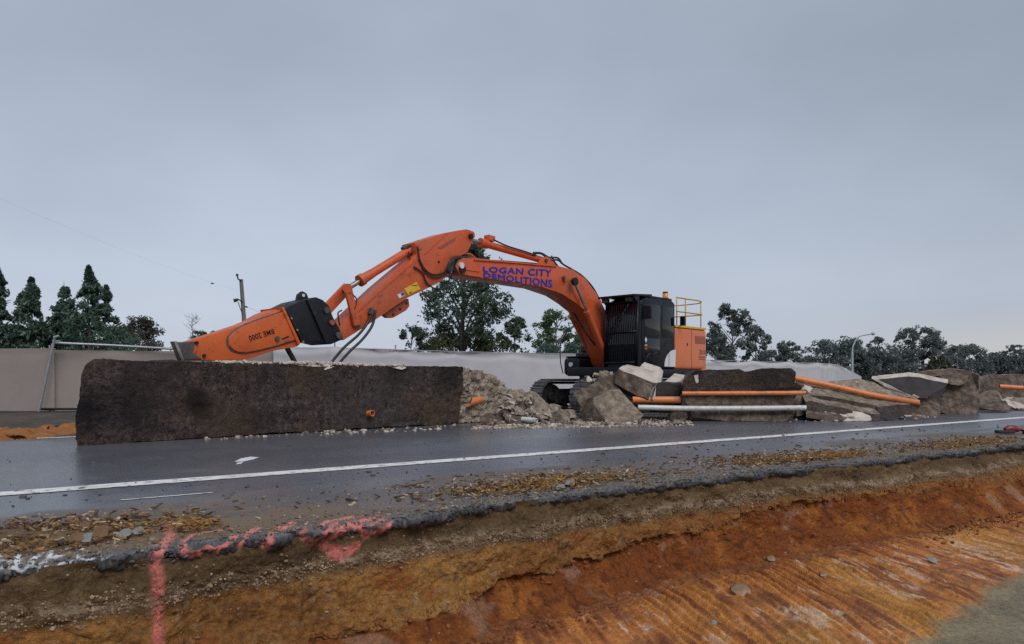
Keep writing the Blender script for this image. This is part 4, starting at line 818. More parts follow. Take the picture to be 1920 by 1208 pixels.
plate('cheek_rim', [(424, 637), (430, 627), (439, 618), (456, 609), (478, 600), (533, 581), (561, 638), (520, 651), (488, 659), (462, 664), (446, 663), (434, 659), (426, 649)], KW + .012, KW - .03, M['worn'], br, .004)
ck = plate('cheek_plate', ov, KW + .035, KW - .02, M['orange2'], br, .012)
textquad('lettering', 'BME 2000', [(515.5, 626), (469, 640.5), (465, 630), (512, 616.5)], KW + .039, M['ink'], ck, bold=.02)
disc('pin', 520, 635, KW + .05, .04, .04, M['worn'], ck)
plate('slot', [(527, 636), (540, 630), (543, 630), (541, 633), (530, 637)], KW + .04, KW, M['blackm'], ck, 0)
nose = plate('worn_nose', [(327, 641), (342, 641.5), (366, 640), (364, 655), (361, 661), (372, 667), (379, 674), (341, 676)], KW + .015, KW - .10, M['worn'], br, .015)
plate('end_plate', [(326, 640), (332, 640), (346, 676), (340, 676)], KW + .03, KW - .12, M['steel'], br, .008)
for u, v in ((369, 643), (383, 667)): disc('bolt', u, v, KW + .02, .024, .04, M['blackm'], br)
plate('flange', [(528, 576), (533, 576), (564, 644), (560, 648)], KW + .06, -KW - .06, M['orange2'], br, .01)
bk = plate('mounting_bracket', [(534, 578), (553, 569), (563, 564), (593, 557), (605, 562), (617, 573), (625, 595), (637, 617), (644, 631), (642, 637), (621, 646), (597, 640), (567, 643)], KW + .02, -KW - .02, M['blackm'], ex, .02)
plate('stiffener', [(576, 562), (584, 562), (617, 640), (611, 642)], KW + .07, KW, M['blackm'], bk, .01)
plate('lifting_eye', [(557, 570), (561, 552), (568, 546), (575, 550), (581, 564)], .10, 0, M['blackm'], bk, .012)
disc('eye_hole', 569, 554, .103, .028, .01, M['white'], bk)
for u, v, r_, m_ in ((612, 582, .055, M['worn']), (635, 629, .06, M['worn']), (622, 605, .045, M['decalred'])): disc('pin', u, v, KW + .035, r_, .05, m_, bk)
for u, v in ((546, 597), (557, 619), (568, 641)): disc('bolt', u, v, KW + .03, .018, .03, M['steel'], bk)
# hoses
def hose(pts, y, r=.02, parent=ex, name='hose', m=M['rubber']):
    ys = y if isinstance(y, (list, tuple)) else [y] * len(pts)
    return add(name, tube(crv([bp(u, v, yy) for (u, v), yy in zip(pts, ys)]), r, 8), m, parent, smooth=True)
for i, dy in enumerate((0, .05, .1, .15)):
    hose([(846 - i, 520), (840 + i * 3, 503 - i), (846 + i * 2, 488 - i), (860 + i * 3, 481 + i), (874 + i * 3, 485)], [.33 + dy * .3] * 3 + [.2, .1], .024)
hose([(783, 462), (787, 486), (797, 505), (812, 515), (830, 512), (843, 500)], AW + .03, .016); hose([(785, 484), (798, 510), (815, 521), (832, 516), (845, 505)], AW + .035, .015)
hose([(776, 500), (792, 512), (800, 530), (815, 541), (835, 540), (844, 520)], AW + .03, .016)
hose([(766, 472), (768, 484), (770, 492)], .12, .016)
hose([(660, 552), (668, 560), (667, 573), (664, 580)], .3, .012); hose([(641, 582), (634, 587), (635, 600), (637, 610)], .3, .013)
hose([(698, 580), (690, 604), (672, 628), (645, 652), (618, 684)], [AW + .05] * 3 + [.2, .3], .026); hose([(704, 582), (698, 610), (680, 636), (655, 660), (630, 688)], [AW + .08] * 3 + [.3, .4], .026)
plate('hose_clamp', [(694, 588), (698, 577), (702, 578), (699, 590)], AW + .09, AW, M['worn'], arm, .005)
hose([(536, 648), (541, 658), (551, 676), (556, 690)], .1, .045)
for dy, w in ((0, 0), (.05, 4)):
    hose([(1000, 474 + w * .4), (1015, 475 + w * .3), (1030, 483 + w), (1046, 484 + w), (1056, 496), (1072, 505), (1092, 518), (1112, 540), (1126, 566)], [.1, .1, .12, .12 + dy, .12, .08, .05, .05 + dy, .05], .022)
hose([(1034, 480), (1040, 492), (1046, 499)], .05, .02)
for dy in (-.12, -.2): hose([(872, 484), (886, 484), (893, 489), (930, 489), (1000, 494), (1040, 498)], [dy] * 6, .018, boom, 'oil_pipe', M['orange'])
hose([(860, 478), (872, 476), (884, 478), (893, 488)], .15, .02, boom, 'oil_pipe', M['orange'])
hose([(1058, 560), (1074, 585), (1090, 612), (1104, 632), (1118, 650)], [-.1, -.15, -.1, 0, .0], .02)

# upper structure
U = lambda s, y, z: E(s, y, z)
def ubox(name, s0, s1, y0, y1, z0, z1, m, parent=ex, bevel=.04, seg=3):
    return add(name, obox(E((s0 + s1) / 2, (y0 + y1) / 2, (z0 + z1) / 2), XH, XL, UPZ, abs(s1 - s0) / 2, abs(y1 - y0) / 2, abs(z1 - z0) / 2), m, parent, bevel=bevel, seg=seg)
ubox('turntable', -2.0, -.4, -.75, .75, .72, 1.02, M['blackm'], bevel=.05)
ubox('deck_frame', -2.9, .25, -.62, 1.30, .98, 1.2, M['black'], bevel=.03)
pod = ubox('front_step_box', -.55, .12, -.86, -.36, 1.0, 1.46, M['black'], bevel=.12, seg=4)
ubox('step_lid', -.50, .06, -.82, -.40, 1.46, 1.50, M['black'], pod, .02)
p = E(.13, -.58, 1.28); add('lamp', tube([p, p + XH * .03], .06, 14), M['white'], pod, autos=.7)
ubox('right_tank', -2.2, -.55, -1.0, -.36, 1.0, 1.62, M['black'], bevel=.08)
ubox('filler_box', -1.0, -.6, -.85, -.4, 1.62, 1.80, M['blackm'], bevel=.05)
add('grab_post', tube([E(-.7, -.55, 1.78), E(-.7, -.55, 2.10)], .035, 10), M['yellow'], ex, autos=.7)
add('mirror_stalk', tube(crv([E(.14, -.84, 1.05), E(.2, -.88, 1.4), E(.15, -.88, 1.9), E(-.2, -.8, 2.3)]), .013, 6), M['rubber'], ex, smooth=True)
# body with counterweight
body_pl = [(-1.60, .30), (-1.60, 1.45), (-3.12, 1.45), (-3.30, 1.40), (-3.42, 1.25), (-3.55, .6), (-3.6, 0), (-3.55, -.6), (-3.42, -1.25), (-3.3, -1.4), (-3.1, -1.45), (-1.60, -1.45), (-1.60, -.35)]
body = add('body', prism([E(s, y, 1.15) for s, y in body_pl], UPZ * 1.10), M['bodyorange'], ex, bevel=.10, seg=5)
cwp = [(-2.95, 1.44), (-3.14, 1.44), (-3.31, 1.39), (-3.43, 1.24), (-3.56, .6), (-3.61, 0), (-3.56, -.6), (-3.43, -1.24), (-3.31, -1.39), (-2.95, -1.44)]
cw = add('counterweight', prism([E(s * 1.0 - .01, y * 1.004, .98) for s, y in cwp], UPZ * 1.20), M['bodyorange'], ex, bevel=.12, seg=5)
ubox('black_skirt', -3.0, .05, 1.18, 1.47, .93, 1.17, M['black'], body, .07, 4)
ubox('walkway_strip', -3.2, -1.60, .95, 1.46, 2.24, 2.30, M['yellow'], body, .01)
ubox('faded_panel', -3.16, -2.62, 1.44, 1.456, 1.86, 2.06, M['decalred'], body, 0)
ubox('door_seam', -2.43, -2.42, 1.44, 1.453, 1.2, 2.2, M['ink'], body, 0)
def side(s, z, y=1.456): return E(s, y, z)
textquad('lettering', 'ZA', [side(-2.84, 1.70), side(-3.01, 1.70), side(-3.01, 1.57), side(-2.84, 1.57)], 0, M['ink'], body, bold=.0)
textquad('lettering', '10', [side(-3.06, 1.695), side(-3.17, 1.695), side(-3.17, 1.57), side(-3.06, 1.57)], 0, M['ink'], body, bold=.0)
for z0 in (1.49, 1.43): ubox('worn_print', -3.14, -2.82, 1.45, 1.4565, z0, z0 + .035, M['decalred'], body, 0)
ubox('door_latch', -2.22, -2.19, 1.44, 1.463, 1.78, 1.85, M['ink'], body, 0)
# handrail on the body
def rail(pts, r=.018, name='handrail', m=M['yellowrail'], parent=ex): return add(name, tube(pts, r, 8), m, parent, smooth=True)
hr = rail(crv([E(-1.75, 1.40, 3.02), E(-2.3, 1.40, 3.02), E(-2.95, 1.40, 3.02), E(-3.18, 1.30, 3.0), E(-3.2, 1.1, 2.98), E(-3.0, .4, 2.95), E(-2.6, -.6, 2.95)], 5))
rail(crv([E(-1.75, 1.40, 2.66), E(-2.95, 1.40, 2.66), E(-3.18, 1.30, 2.66), E(-3.2, 1.1, 2.66), E(-3.0, .4, 2.64), E(-2.6, -.6, 2.64)], 5), parent=hr)
for s, y in ((-1.76, 1.40), (-2.2, 1.40), (-3.05, 1.38), (-2.6, -.6)): rail([E(s, y, 2.25), E(s, y, 3.02 if y > 0 else 2.95)], .016, 'rail_post', parent=hr)
# cab
cab = add('cab', prism([E(-1.58, .46, 1.17), E(-1.58, .46, 2.84), E(-1.45, .46, 2.90), E(-.25, .46, 2.90), E(.0, .46, 2.80), E(.06, .46, 2.1), E(.10, .46, 1.17)], XL * 1.0), M['black'], ex, bevel=.05, seg=3)
ubox('roof', -1.50, -.1, .50, 1.42, 2.90, 2.96, M['black'], cab, .025)
vis = add('roof_guard', prism([E(-.5, .44, 2.94), E(-.5, 1.46, 2.94), E(.30, 1.46, 2.885), E(.30, .40, 2.885)], UPZ * .05), M['black'], cab, bevel=.012)
for y in (.47, 1.40): add('guard_bracket', prism([E(.04, y, 2.70), E(.26, y, 2.885), E(.02, y, 2.90)], XL * .03), M['black'], vis)
for y in (.55, 1.25): add('work_lamp', obox(E(.18, y, 2.83), XH, XL, UPZ, .05, .09, .05), M['worn'], cab, bevel=.015)
# side glass and door
def sideplate(name, poly, y0, y1, m, parent, bevel=.006): return add(name, prism([E(s, y0, z) for s, z in poly], XL * (y1 - y0)), m, parent, bevel=bevel)
door = sideplate('door', [(-.06, 1.28), (-.02, 2.05), (-.08, 2.74), (-.18, 2.82), (-.88, 2.82), (-.90, 2.70), (-.90, 1.28)], 1.45, 1.475, M['black'], cab, .01)
sideplate('window', [(-.14, 1.95), (-.15, 2.62), (-.24, 2.74), (-.82, 2.74), (-.82, 1.95)], 1.46, 1.482, M['glass'], door)
sideplate('lower_window', [(-.16, 1.52), (-.14, 1.90), (-.82, 1.90), (-.82, 1.52)], 1.46, 1.480, M['glass'], door)
sideplate('window', [(-.95, 1.95), (-.95, 2.74), (-1.48, 2.74), (-1.50, 1.95)], 1.44, 1.468, M['glass'], cab)
add('handle', tube(crv([E(-.10, 1.50, 1.25), E(-.13, 1.56, 1.45), E(-.30, 1.57, 1.52), E(-.42, 1.50, 1.30)]), .014, 6), M['rubber'], door, smooth=True)
fan = [(-1.06, 1.22)] + [(-1.60 + .54 * math.cos(a), 1.22 + .44 * math.sin(a)) for a in np.linspace(0, math.pi / 2, 9)][1:] + [(-1.575, 1.22)]
dc = sideplate('white_decal', fan, 1.46, 1.471, M['white'], cab, 0); dc['label'] = 'pale quarter round panel low on the cab side'
ubox('panel_seam', -1.27, -1.255, 1.46, 1.474, 1.22, 1.62, M['ink'], dc, 0)
sideplate('sticker', [(-.14, 1.86), (-.19, 1.92), (-.24, 1.86), (-.19, 1.78)], 1.475, 1.486, M['white'], door, 0)
for z0 in (1.62, 1.70): ubox('sticker', -.24, -.14, 1.475, 1.486, z0, z0 + .045, M['yellowrail'] if z0 > 1.65 else M['decalred'], door, 0)
m_ = ubox('mirror', -.06, .0, 1.50, 1.74, 2.35, 2.66, M['black'], cab, .02); add('mirror_arm', tube([E(-.02, 1.44, 2.72), E(-.03, 1.6, 2.66)], .014, 6), M['rubber'], m_)
ubox('mirror', -1.80, -1.74, 1.50, 1.64, 2.28, 2.52, M['black'], cab, .015)
# front window and guard of bars
frontp = lambda y, z, d=0: E((.06 if z > 2.1 else .10 - .04 * (z - 1.17) / .93) - (.06 * (z - 2.1) / .7 if z > 2.1 else 0) + d, y, z)
add('front_window', prism([frontp(.54, 1.75, .004), frontp(1.38, 1.75, .004), frontp(1.38, 2.74, .004), frontp(.54, 2.74, .004)], XH * .012), M['glass'], cab)
gd = add('front_guard', merge(*[tube([frontp(y0, z0, .07), frontp(y1, z1, .07)], .025, 8) for y0, z0, y1, z1 in ((.50, 1.3, .50, 2.78), (1.42, 1.3, 1.42, 2.78), (.5, 2.78, 1.42, 2.78), (.5, 2.05, 1.42, 2.05), (.5, 1.3, 1.42, 1.3))]), M['black'], cab, smooth=True)
for i in range(13):
    y = .565 + i * .0665; add('guard_bar', tube([frontp(y, 1.32, .07), frontp(y, 2.05, .07), frontp(y, 2.76, .07)], .011, 6), M['black'], gd, smooth=True)
for y in (.5, 1.42): add('corner_tube', tube([frontp(y, 1.2, .03), frontp(y, 2.1, .03), frontp(y, 2.8, .05)], .03, 8), M['black'], cab, smooth=True)
bc_ = E(-1.45, 1.25, 2.96)
bea = add('beacon', tube([bc_ + UPZ * .02, bc_ + UPZ * .13, bc_ + UPZ * .16], [.075, .07, .05], 18), M['amber'], ex, autos=.7)
add('beacon_base', tube([bc_ - UPZ * .02, bc_ + UPZ * .03], .085, 18), M['rubber'], bea, autos=.7); add('beacon_cap', tube([bc_ + UPZ * .155, bc_ + UPZ * .19], [.075, .06], 18), M['rubber'], bea, autos=.7)

# tracks
TC = E(-1.2, 0, 0); TF = Vector((-.87, -.5, 0)).normalized(); TL = Vector((-TF.y, TF.x, 0)); TR_, THL = .40, 1.62
shoe_me = mesh('shoe', *merge(obox((0, 0, .015), (1, 0, 0), (0, 1, 0), (0, 0, 1), .082, .29, .015), obox((-.05, 0, .045), (1, 0, 0), (0, 1, 0), (0, 0, 1), .012, .29, .022), obox((.0, 0, .04), (1, 0, 0), (0, 1, 0), (0, 0, 1), .009, .29, .014), obox((.05, 0, .04), (1, 0, 0), (0, 1, 0), (0, 0, 1), .009, .29, .014)), mats=[M['grouser']])
def path(d):
    st = THL * 2; ar = math.pi * TR_; d = d % (2 * st + 2 * ar)
    if d < st: return (-THL + d, TR_ * 2, 0.0)
    d -= st
    if d < ar: a = d / TR_; return (THL + TR_ * math.sin(a), TR_ + TR_ * math.cos(a), a)
    d -= ar
    if d < st: return (THL - d, 0.0, math.pi)
    d -= st; a = d / TR_; return (-THL - TR_ * math.sin(a), TR_ - TR_ * math.cos(a), math.pi + a)
for sgn in (1, -1):
    C0 = TC + TL * (.95 * sgn) + UPZ * .05
    T_ = lambda x, y, z: C0 + TF * x + TL * y + UPZ * z
    tr = add('track', obox(T_(0, 0, .40), TF, TL, UPZ, THL - .1, .17, .20), M['tracksteel'], ex, bevel=.04)
    for nm, x, r_ in (('idler', THL, .33), ('sprocket', -THL, .34)):
        add(nm, tube([T_(x, -.10, TR_), T_(x, .10, TR_)], r_, 24), M['tracksteel'], tr, autos=.7)
        add('hub', tube([T_(x, -.18, TR_), T_(x, .18, TR_)], .12, 16), M['tracksteel'], tr, autos=.7)
    for i in range(6): add('roller', tube([T_(-1.2 + i * .48, -.16, .13), T_(-1.2 + i * .48, .16, .13)], .09, 14), M['tracksteel'], tr, autos=.7)
    for x in (-.6, .6): add('carrier_roller', tube([T_(x, -.12, .68), T_(x, .12, .68)], .07, 14), M['tracksteel'], tr, autos=.7)
    per = 4 * THL + 2 * math.pi * TR_; ns = 51
    ch = [path(i * per / 60) for i in range(60)]
    Vc = []; Fc_ = []
    for x, z, a in ch:
        c_, s_ = math.cos(a), math.sin(a)
        for dz in (-.075, -.005):
            for y in (-.1, .1): Vc.append(T_(x + s_ * dz, y, z + c_ * dz))
    for i in range(60):
        j = (i + 1) % 60; a0, b0 = i * 4, j * 4
        for p_, q_ in ((0, 1), (1, 3), (3, 2), (2, 0)): Fc_.append((a0 + p_, b0 + p_, b0 + q_, a0 + q_))
    add('link_chain', (Vc, Fc_), M['tracksteel'], tr)
    b = BASE[ex.name]
    for i in range(ns):
        x, z, a = path(i * per / ns); tx = (TF * math.cos(a) - UPZ * math.sin(a)); tz = (UPZ * math.cos(a) + TF * math.sin(a))
        o = bpy.data.objects.new('shoe', shoe_me); link(o, tr)
        mt = Matrix((tx, TL, tz)).transposed().to_4x4(); mt.translation = T_(x, 0, z) - b; o.matrix_local = mt
ubox('undercarriage_frame', -1.9, -.5, -.7, .7, .35, .74, M['tracksteel'], bevel=.05)

# ------------------------------------------------------------------ temporary fence with shade cloth
def fence(name, label, pts, m, posts, seed, ztop=1.80, group=None, wr=1.0):
    b = Vector((pts[0][0], pts[0][1], 0)); t = thing(name, label, 'fence', b, group)
    P_ = [Vector(p) for p in pts]; L = [0]
    for p, q in zip(P_[:-1], P_[1:]): L.append(L[-1] + (q - p).length)
    def at(d):
        i = max(0, min(len(P_) - 2, int(np.searchsorted(L, d)) - 1)); f = (d - L[i]) / (L[i + 1] - L[i]); return P_[i] * (1 - f) + P_[i + 1] * f, (P_[i + 1] - P_[i]).normalized()
    ds = np.unique(np.concatenate([np.arange(0, min(L[-1], 70), .09), np.arange(min(L[-1], 70), L[-1], 2.0), [L[-1]]])); hs = np.concatenate([[0], np.linspace(.06, .78, 12), np.linspace(.82, 1, 12)])
    G = np.zeros((len(ds), len(hs), 3))
    pd = np.array(posts)
    for i, d in enumerate(ds):
        p, tt_ = at(d); nn = Vector((tt_.y, -tt_.x, 0)); k = np.searchsorted(pd, d); a = pd[max(k - 1, 0)]; c_ = pd[min(k, len(pd) - 1)]
        f = 0 if c_ == a else (d - a) / (c_ - a); sag = .05 * wr * (.4 + abs(math.sin(a * 3.7))) * math.sin(math.pi * np.clip(f, 0, 1)) * (1 + .5 * math.sin(a * 7))
        zt = ztop - sag
        for j, h_ in enumerate(hs):
            off = .03 * math.sin(d * 1.1 + h_ * 2 + seed) * (1 - h_) + wr * .022 * math.exp(-((1 - h_) / .14) ** 2) * math.sin(26 * (h_ + .05 * math.sin(f * 3.14)) + d * .25 + seed)
            off += .02 * math.exp(-(min(abs(d - a), abs(c_ - d)) / .10) ** 2) + .006 * math.sin(d * 8.3 + 2.2 * math.sin(h_ * 4 + d)) * wr
            q = p + nn * (off + .04); G[i, j] = (q.x, q.y, .03 + h_ * (zt - .03))
    o = gridobj('shade_cloth', G, m, base=b); o.location = (0, 0, 0); o.parent = t
    for d in posts:
        p, tt_ = at(d); add('fence_post', tube([p + Vector((0, 0, 0)), p + Vector((0, 0, ztop + .13))], .022, 8), M['galv'], t, autos=.7)
    rails = []
    for z0 in (ztop - .02, .10):
        q = [at(d)[0] + Vector((0, 0, z0)) for d in np.linspace(0, min(L[-1], 60), 24)]; add('fence_rail', tube(q, .018, 6), M['galv'], t, smooth=True)
    return t, at
f1p = [(-32, 22.5, 0), (-20, 21.3, 0), (-12.6, 20.6, 0)]
fence('mesh_fence', 'beige cloth fence panel at the left edge of the photo', f1p, M['clothl'], [0, 6, 12, 17, 19.4], 1, 1.76, wr=.3)
lt, _ = fence('mesh_fence', 'beige cloth fence panel with a leaning steel post left of the block', [(-12.85, 20.75, 0), (-9.8, 21.6, 0), (-6.6, 21.3, 0)], M['clothl'], [0, 3.1, 6.3], 2, 1.72, wr=.3)
lp0, lp1 = px(73, 772, 20.35), px(103, 632, 20.35)
add('leaning_post', tube([lp0, lp1], .033, 10), M['galv'], lt, autos=.7)
add('clamp', merge(tube([lp1 - Vector((.0, .06, .02)), lp1 + Vector((.12, -.02, .03))], .03, 8), tube([lp1 + Vector((.02, 0, -.12)), lp1 + Vector((.14, 0, -.12))], .028, 8)), M['galv'], lt, autos=.7)
add('top_pipe', tube([px(100, 643, 20.5), px(215, 648, 21.1), px(335, 655, 21.4)], .035, 10), M['galv'], lt, autos=.7)
add('bottom_pipe', tube([px(75, 767, 20.5), px(150, 767, 20.6)], .03, 8), M['blackm'], lt, autos=.7)
f2p = [(-6.75, 21.2, 0), (-5.0, 20.95, 0), (-3.9, 22.3, 0), (-1.7, 24.2, 0), (-.6, 24.9, 0), (1.9, 25.9, 0), (6.0, 30, 0), (9.3, 34.2, 0), (13.1, 36.8, 0), (16.2, 39.2, 0), (18.2, 42.0, 0), (26, 58, 0), (75, 160, 0)]
fence('mesh_fence', 'long pale grey cloth fence running behind the excavator to the right', f2p, M['clothr'], [0, 1.8, 4.0, 6.2, 8.4, 11.0, 13.4, 16.0, 18.8, 21.6, 24.2, 27.0, 29.8, 32, 35.6, 38, 42, 50, 60, 167], 3, 1.82)

# ------------------------------------------------------------------ trees
def tree(name, label, u, vtop, wpx, Y, kind, leaf, seed, n=2600, size=.22, group='trees behind the fence', cat='tree', vb=None, trunk=1.0, low=.2):
    r2 = np.random.RandomState(seed); bx, by = (u - CX) / F * Y, Y
    H = EYE + (HV - vtop) / F * Y; Rr = wpx / F * Y * (1.22 if kind == 'conifer' else 1.05)
    t = thing(name, label, cat, (bx, by, 0), group); cl = []
    if kind == 'conifer':
        zz = low * H
        while zz < H * .985:
            f = 1 - (zz - low * H) / (H * (1 - low)); rad = Rr * (min(1, f * 1.25) ** .6) * (.85 + .3 * r2.rand()); k = max(3, int(3 + 9 * f))
            for i in range(k):
                a = r2.uniform(0, 6.28); rr_ = rad * r2.uniform(.2, 1.0); cl.append((math.cos(a) * rr_, math.sin(a) * rr_, zz + r2.uniform(-.25, .25) + .10 * rr_, .20 * Rr * (.6 + .7 * f), .6))
            zz += H * .042
    elif kind == 'gum':
        for i in range(int((120 if wpx > 80 else 70) + 12 * r2.rand())):
            f = r2.uniform(low, 1.0) ** .9; a = r2.uniform(0, 6.28); prof = math.sin(min(1, max(0, (f - low) / (1 - low)) * .82 + .14) * math.pi) ** .6
            rr_ = Rr * prof * math.sqrt(r2.uniform(.12, 1)); cl.append((math.cos(a) * rr_, math.sin(a) * rr_, f * H * .96, Rr * r2.uniform(.10, .22), .8))
        cl.append((0, 0, H * .95, Rr * .2, .8))
    else:
        for i in range(70):
            a = r2.uniform(0, 6.28); f = r2.uniform(low, 1); prof = math.sqrt(max(.03, 1 - ((f - .45) / .56) ** 2)); rr_ = Rr * prof * math.sqrt(r2.uniform(.15, 1.0))
            cl.append((math.cos(a) * rr_, math.sin(a) * rr_, f * H * .93, Rr * r2.uniform(.12, .25), .8))
    tr_r = max(.05, H * .014 * trunk); pts = [Vector((bx + .03 * H * math.sin(i * .9 + seed) * (i / 6) * .5, by, H * .9 * i / 6)) for i in range(7)]
    tk = add('trunk', tube(pts, [tr_r * (1.15 - i / 6.6) for i in range(7)], 8), M['bark'], t, smooth=True)
    lb = []
    for c_ in cl[::3]:
        z0 = max(.05 * H, c_[2] - math.hypot(c_[0], c_[1]) * (.9 if kind != 'conifer' else .1) - .02 * H); z0 = min(z0, H * .88); i0 = min(5, int(z0 / (H * .9) * 6)); st = pts[i0].lerp(pts[i0 + 1], z0 / (H * .15) - i0)
        en_ = Vector((bx + c_[0], by + c_[1], c_[2])); md = st.lerp(en_, .5) + Vector((0, 0, .04 * H * (1 if kind != 'conifer' else .0)))
        lb.append(tube([st, md, en_], [tr_r * .42, tr_r * .28, tr_r * .1], 5, False))
    add('limbs', merge(*lb), M['bark'], tk, smooth=True)
    if kind == 'conifer':
        m_ = n * 24; f = r2.rand(m_) ** 1.15 * (1 - low) + low; f = np.where(r2.rand(m_) < .012, .93 + .07 * r2.rand(m_), f); ang = r2.uniform(0, 6.28, m_); q = (1 - f) / (1 - low)
        lob = 1 + .22 * vn(np.cos(ang) * 1.7 + 9, np.sin(ang) * 1.7, f * H * 1.1, seed) + .60 * vn(np.cos(ang) * 1.2 + 5, np.sin(ang) * 1.2, f * H * .6, seed + 3); rad = Rr * np.minimum(1, q * 1.2 + .008) ** .95 * lob * np.sqrt(r2.rand(m_))
        P_ = np.stack([np.cos(ang) * rad, np.sin(ang) * rad, f * H + .18 * rad - .05 * Rr], -1)
        keep = fbm(P_[:, 0] * 1.5 + seed, P_[:, 1] * 1.5, P_[:, 2] * 2.7, 4, .6, s=seed) + .12 * vn(P_[:, 0] * 5, P_[:, 1] * 5, P_[:, 2] * 5, seed) > .07
        P_[:, 0] += .22 * Rr * vn(P_[:, 2] * .7, 0 * f + seed, 0 * f, seed) * np.minimum(1, q * 3)
        P_ = P_[keep][:int(n * 2.6)]; n = len(P_); size *= .7
    else:
        w = np.array([c_[3] ** 1.8 for c_ in cl]); n = n * 5; idx = r2.choice(len(cl), n, p=w / w.sum()); C_ = np.array(cl)[idx]
        d = r2.normal(0, 1, (n, 3)); d /= np.linalg.norm(d, axis=1)[:, None]; d *= (r2.rand(n) ** .5)[:, None] * C_[:, 3:4] * 1.35; d[:, 2] *= C_[:, 4]
        P_ = C_[:, :3] + d; fq = 2.6 / (Rr + .6)
        keep = fbm(P_[:, 0] * fq * 1.5 + seed, P_[:, 1] * fq * 1.5, P_[:, 2] * fq * 1.8, 4, .6, s=seed) > (.04 if kind == 'gum' else -.12)
        P_ = P_[keep]; n = len(P_); size *= .62
    P_ = P_ + np.array([bx, by, 0]); P_[:, 2] = np.clip(P_[:, 2], .1, H * 1.01)
    a = r2.normal(0, 1, (n, 3)); a[:, 2] -= .25; a /= np.linalg.norm(a, axis=1)[:, None]; b_ = np.cross(a, r2.normal(0, 1, (n, 3))); b_ /= np.linalg.norm(b_, axis=1)[:, None]
    s = size * r2.uniform(.6, 1.35, n)[:, None]
    V = np.stack([P_ - a * s, P_ + b_ * s * .42 - a * s * .1, P_ + a * s, P_ - b_ * s * .42 + a * s * .05], 1).reshape(-1, 3)
    o = bpy.data.objects.new('crown', None) if False else None
    me = mesh('crown', V, np.arange(n * 4).reshape(n, 4), (bx, by, 0), mats=[leaf]); o = bpy.data.objects.new('crown', me); link(o, t)
    return t
def bare(name, label, u, vtop, wpx, Y, seed, vbase=715):
    r2 = random.Random(seed); bx, by = (u - CX) / F * Y, Y; H = EYE + (HV - vtop) / F * Y; t = thing(name, label, 'tree', (bx, by, 0), 'trees behind the fence')
    tk = add('trunk', tube([(bx, by, 0), (bx + .05, by, H * .5), (bx, by, H * .98)], [.09, .05, .012], 7), M['twig'], t, smooth=True); L = []
    for i in range(30):
        z0 = H * r2.uniform(.45, .92); a = r2.uniform(0, 6.28); ln = wpx / F * Y * r2.uniform(.5, 1.1); e = Vector((bx + math.cos(a) * ln, by + math.sin(a) * ln, z0 + ln * r2.uniform(.2, .8))); s = Vector((bx, by, z0)); L.append(tube([s, s.lerp(e, .5) + Vector((0, 0, .05)), e], [.022, .015, .007], 4, False))
        for k in range(3):
            f = r2.uniform(.4, .9); p_ = s.lerp(e, f); L.append(tube([p_, p_ + Vector((r2.uniform(-.4, .4), r2.uniform(-.4, .4), r2.uniform(.1, .5)))], [.01, .005], 3, False))
    add('limbs', merge(*L), M['twig'], tk)
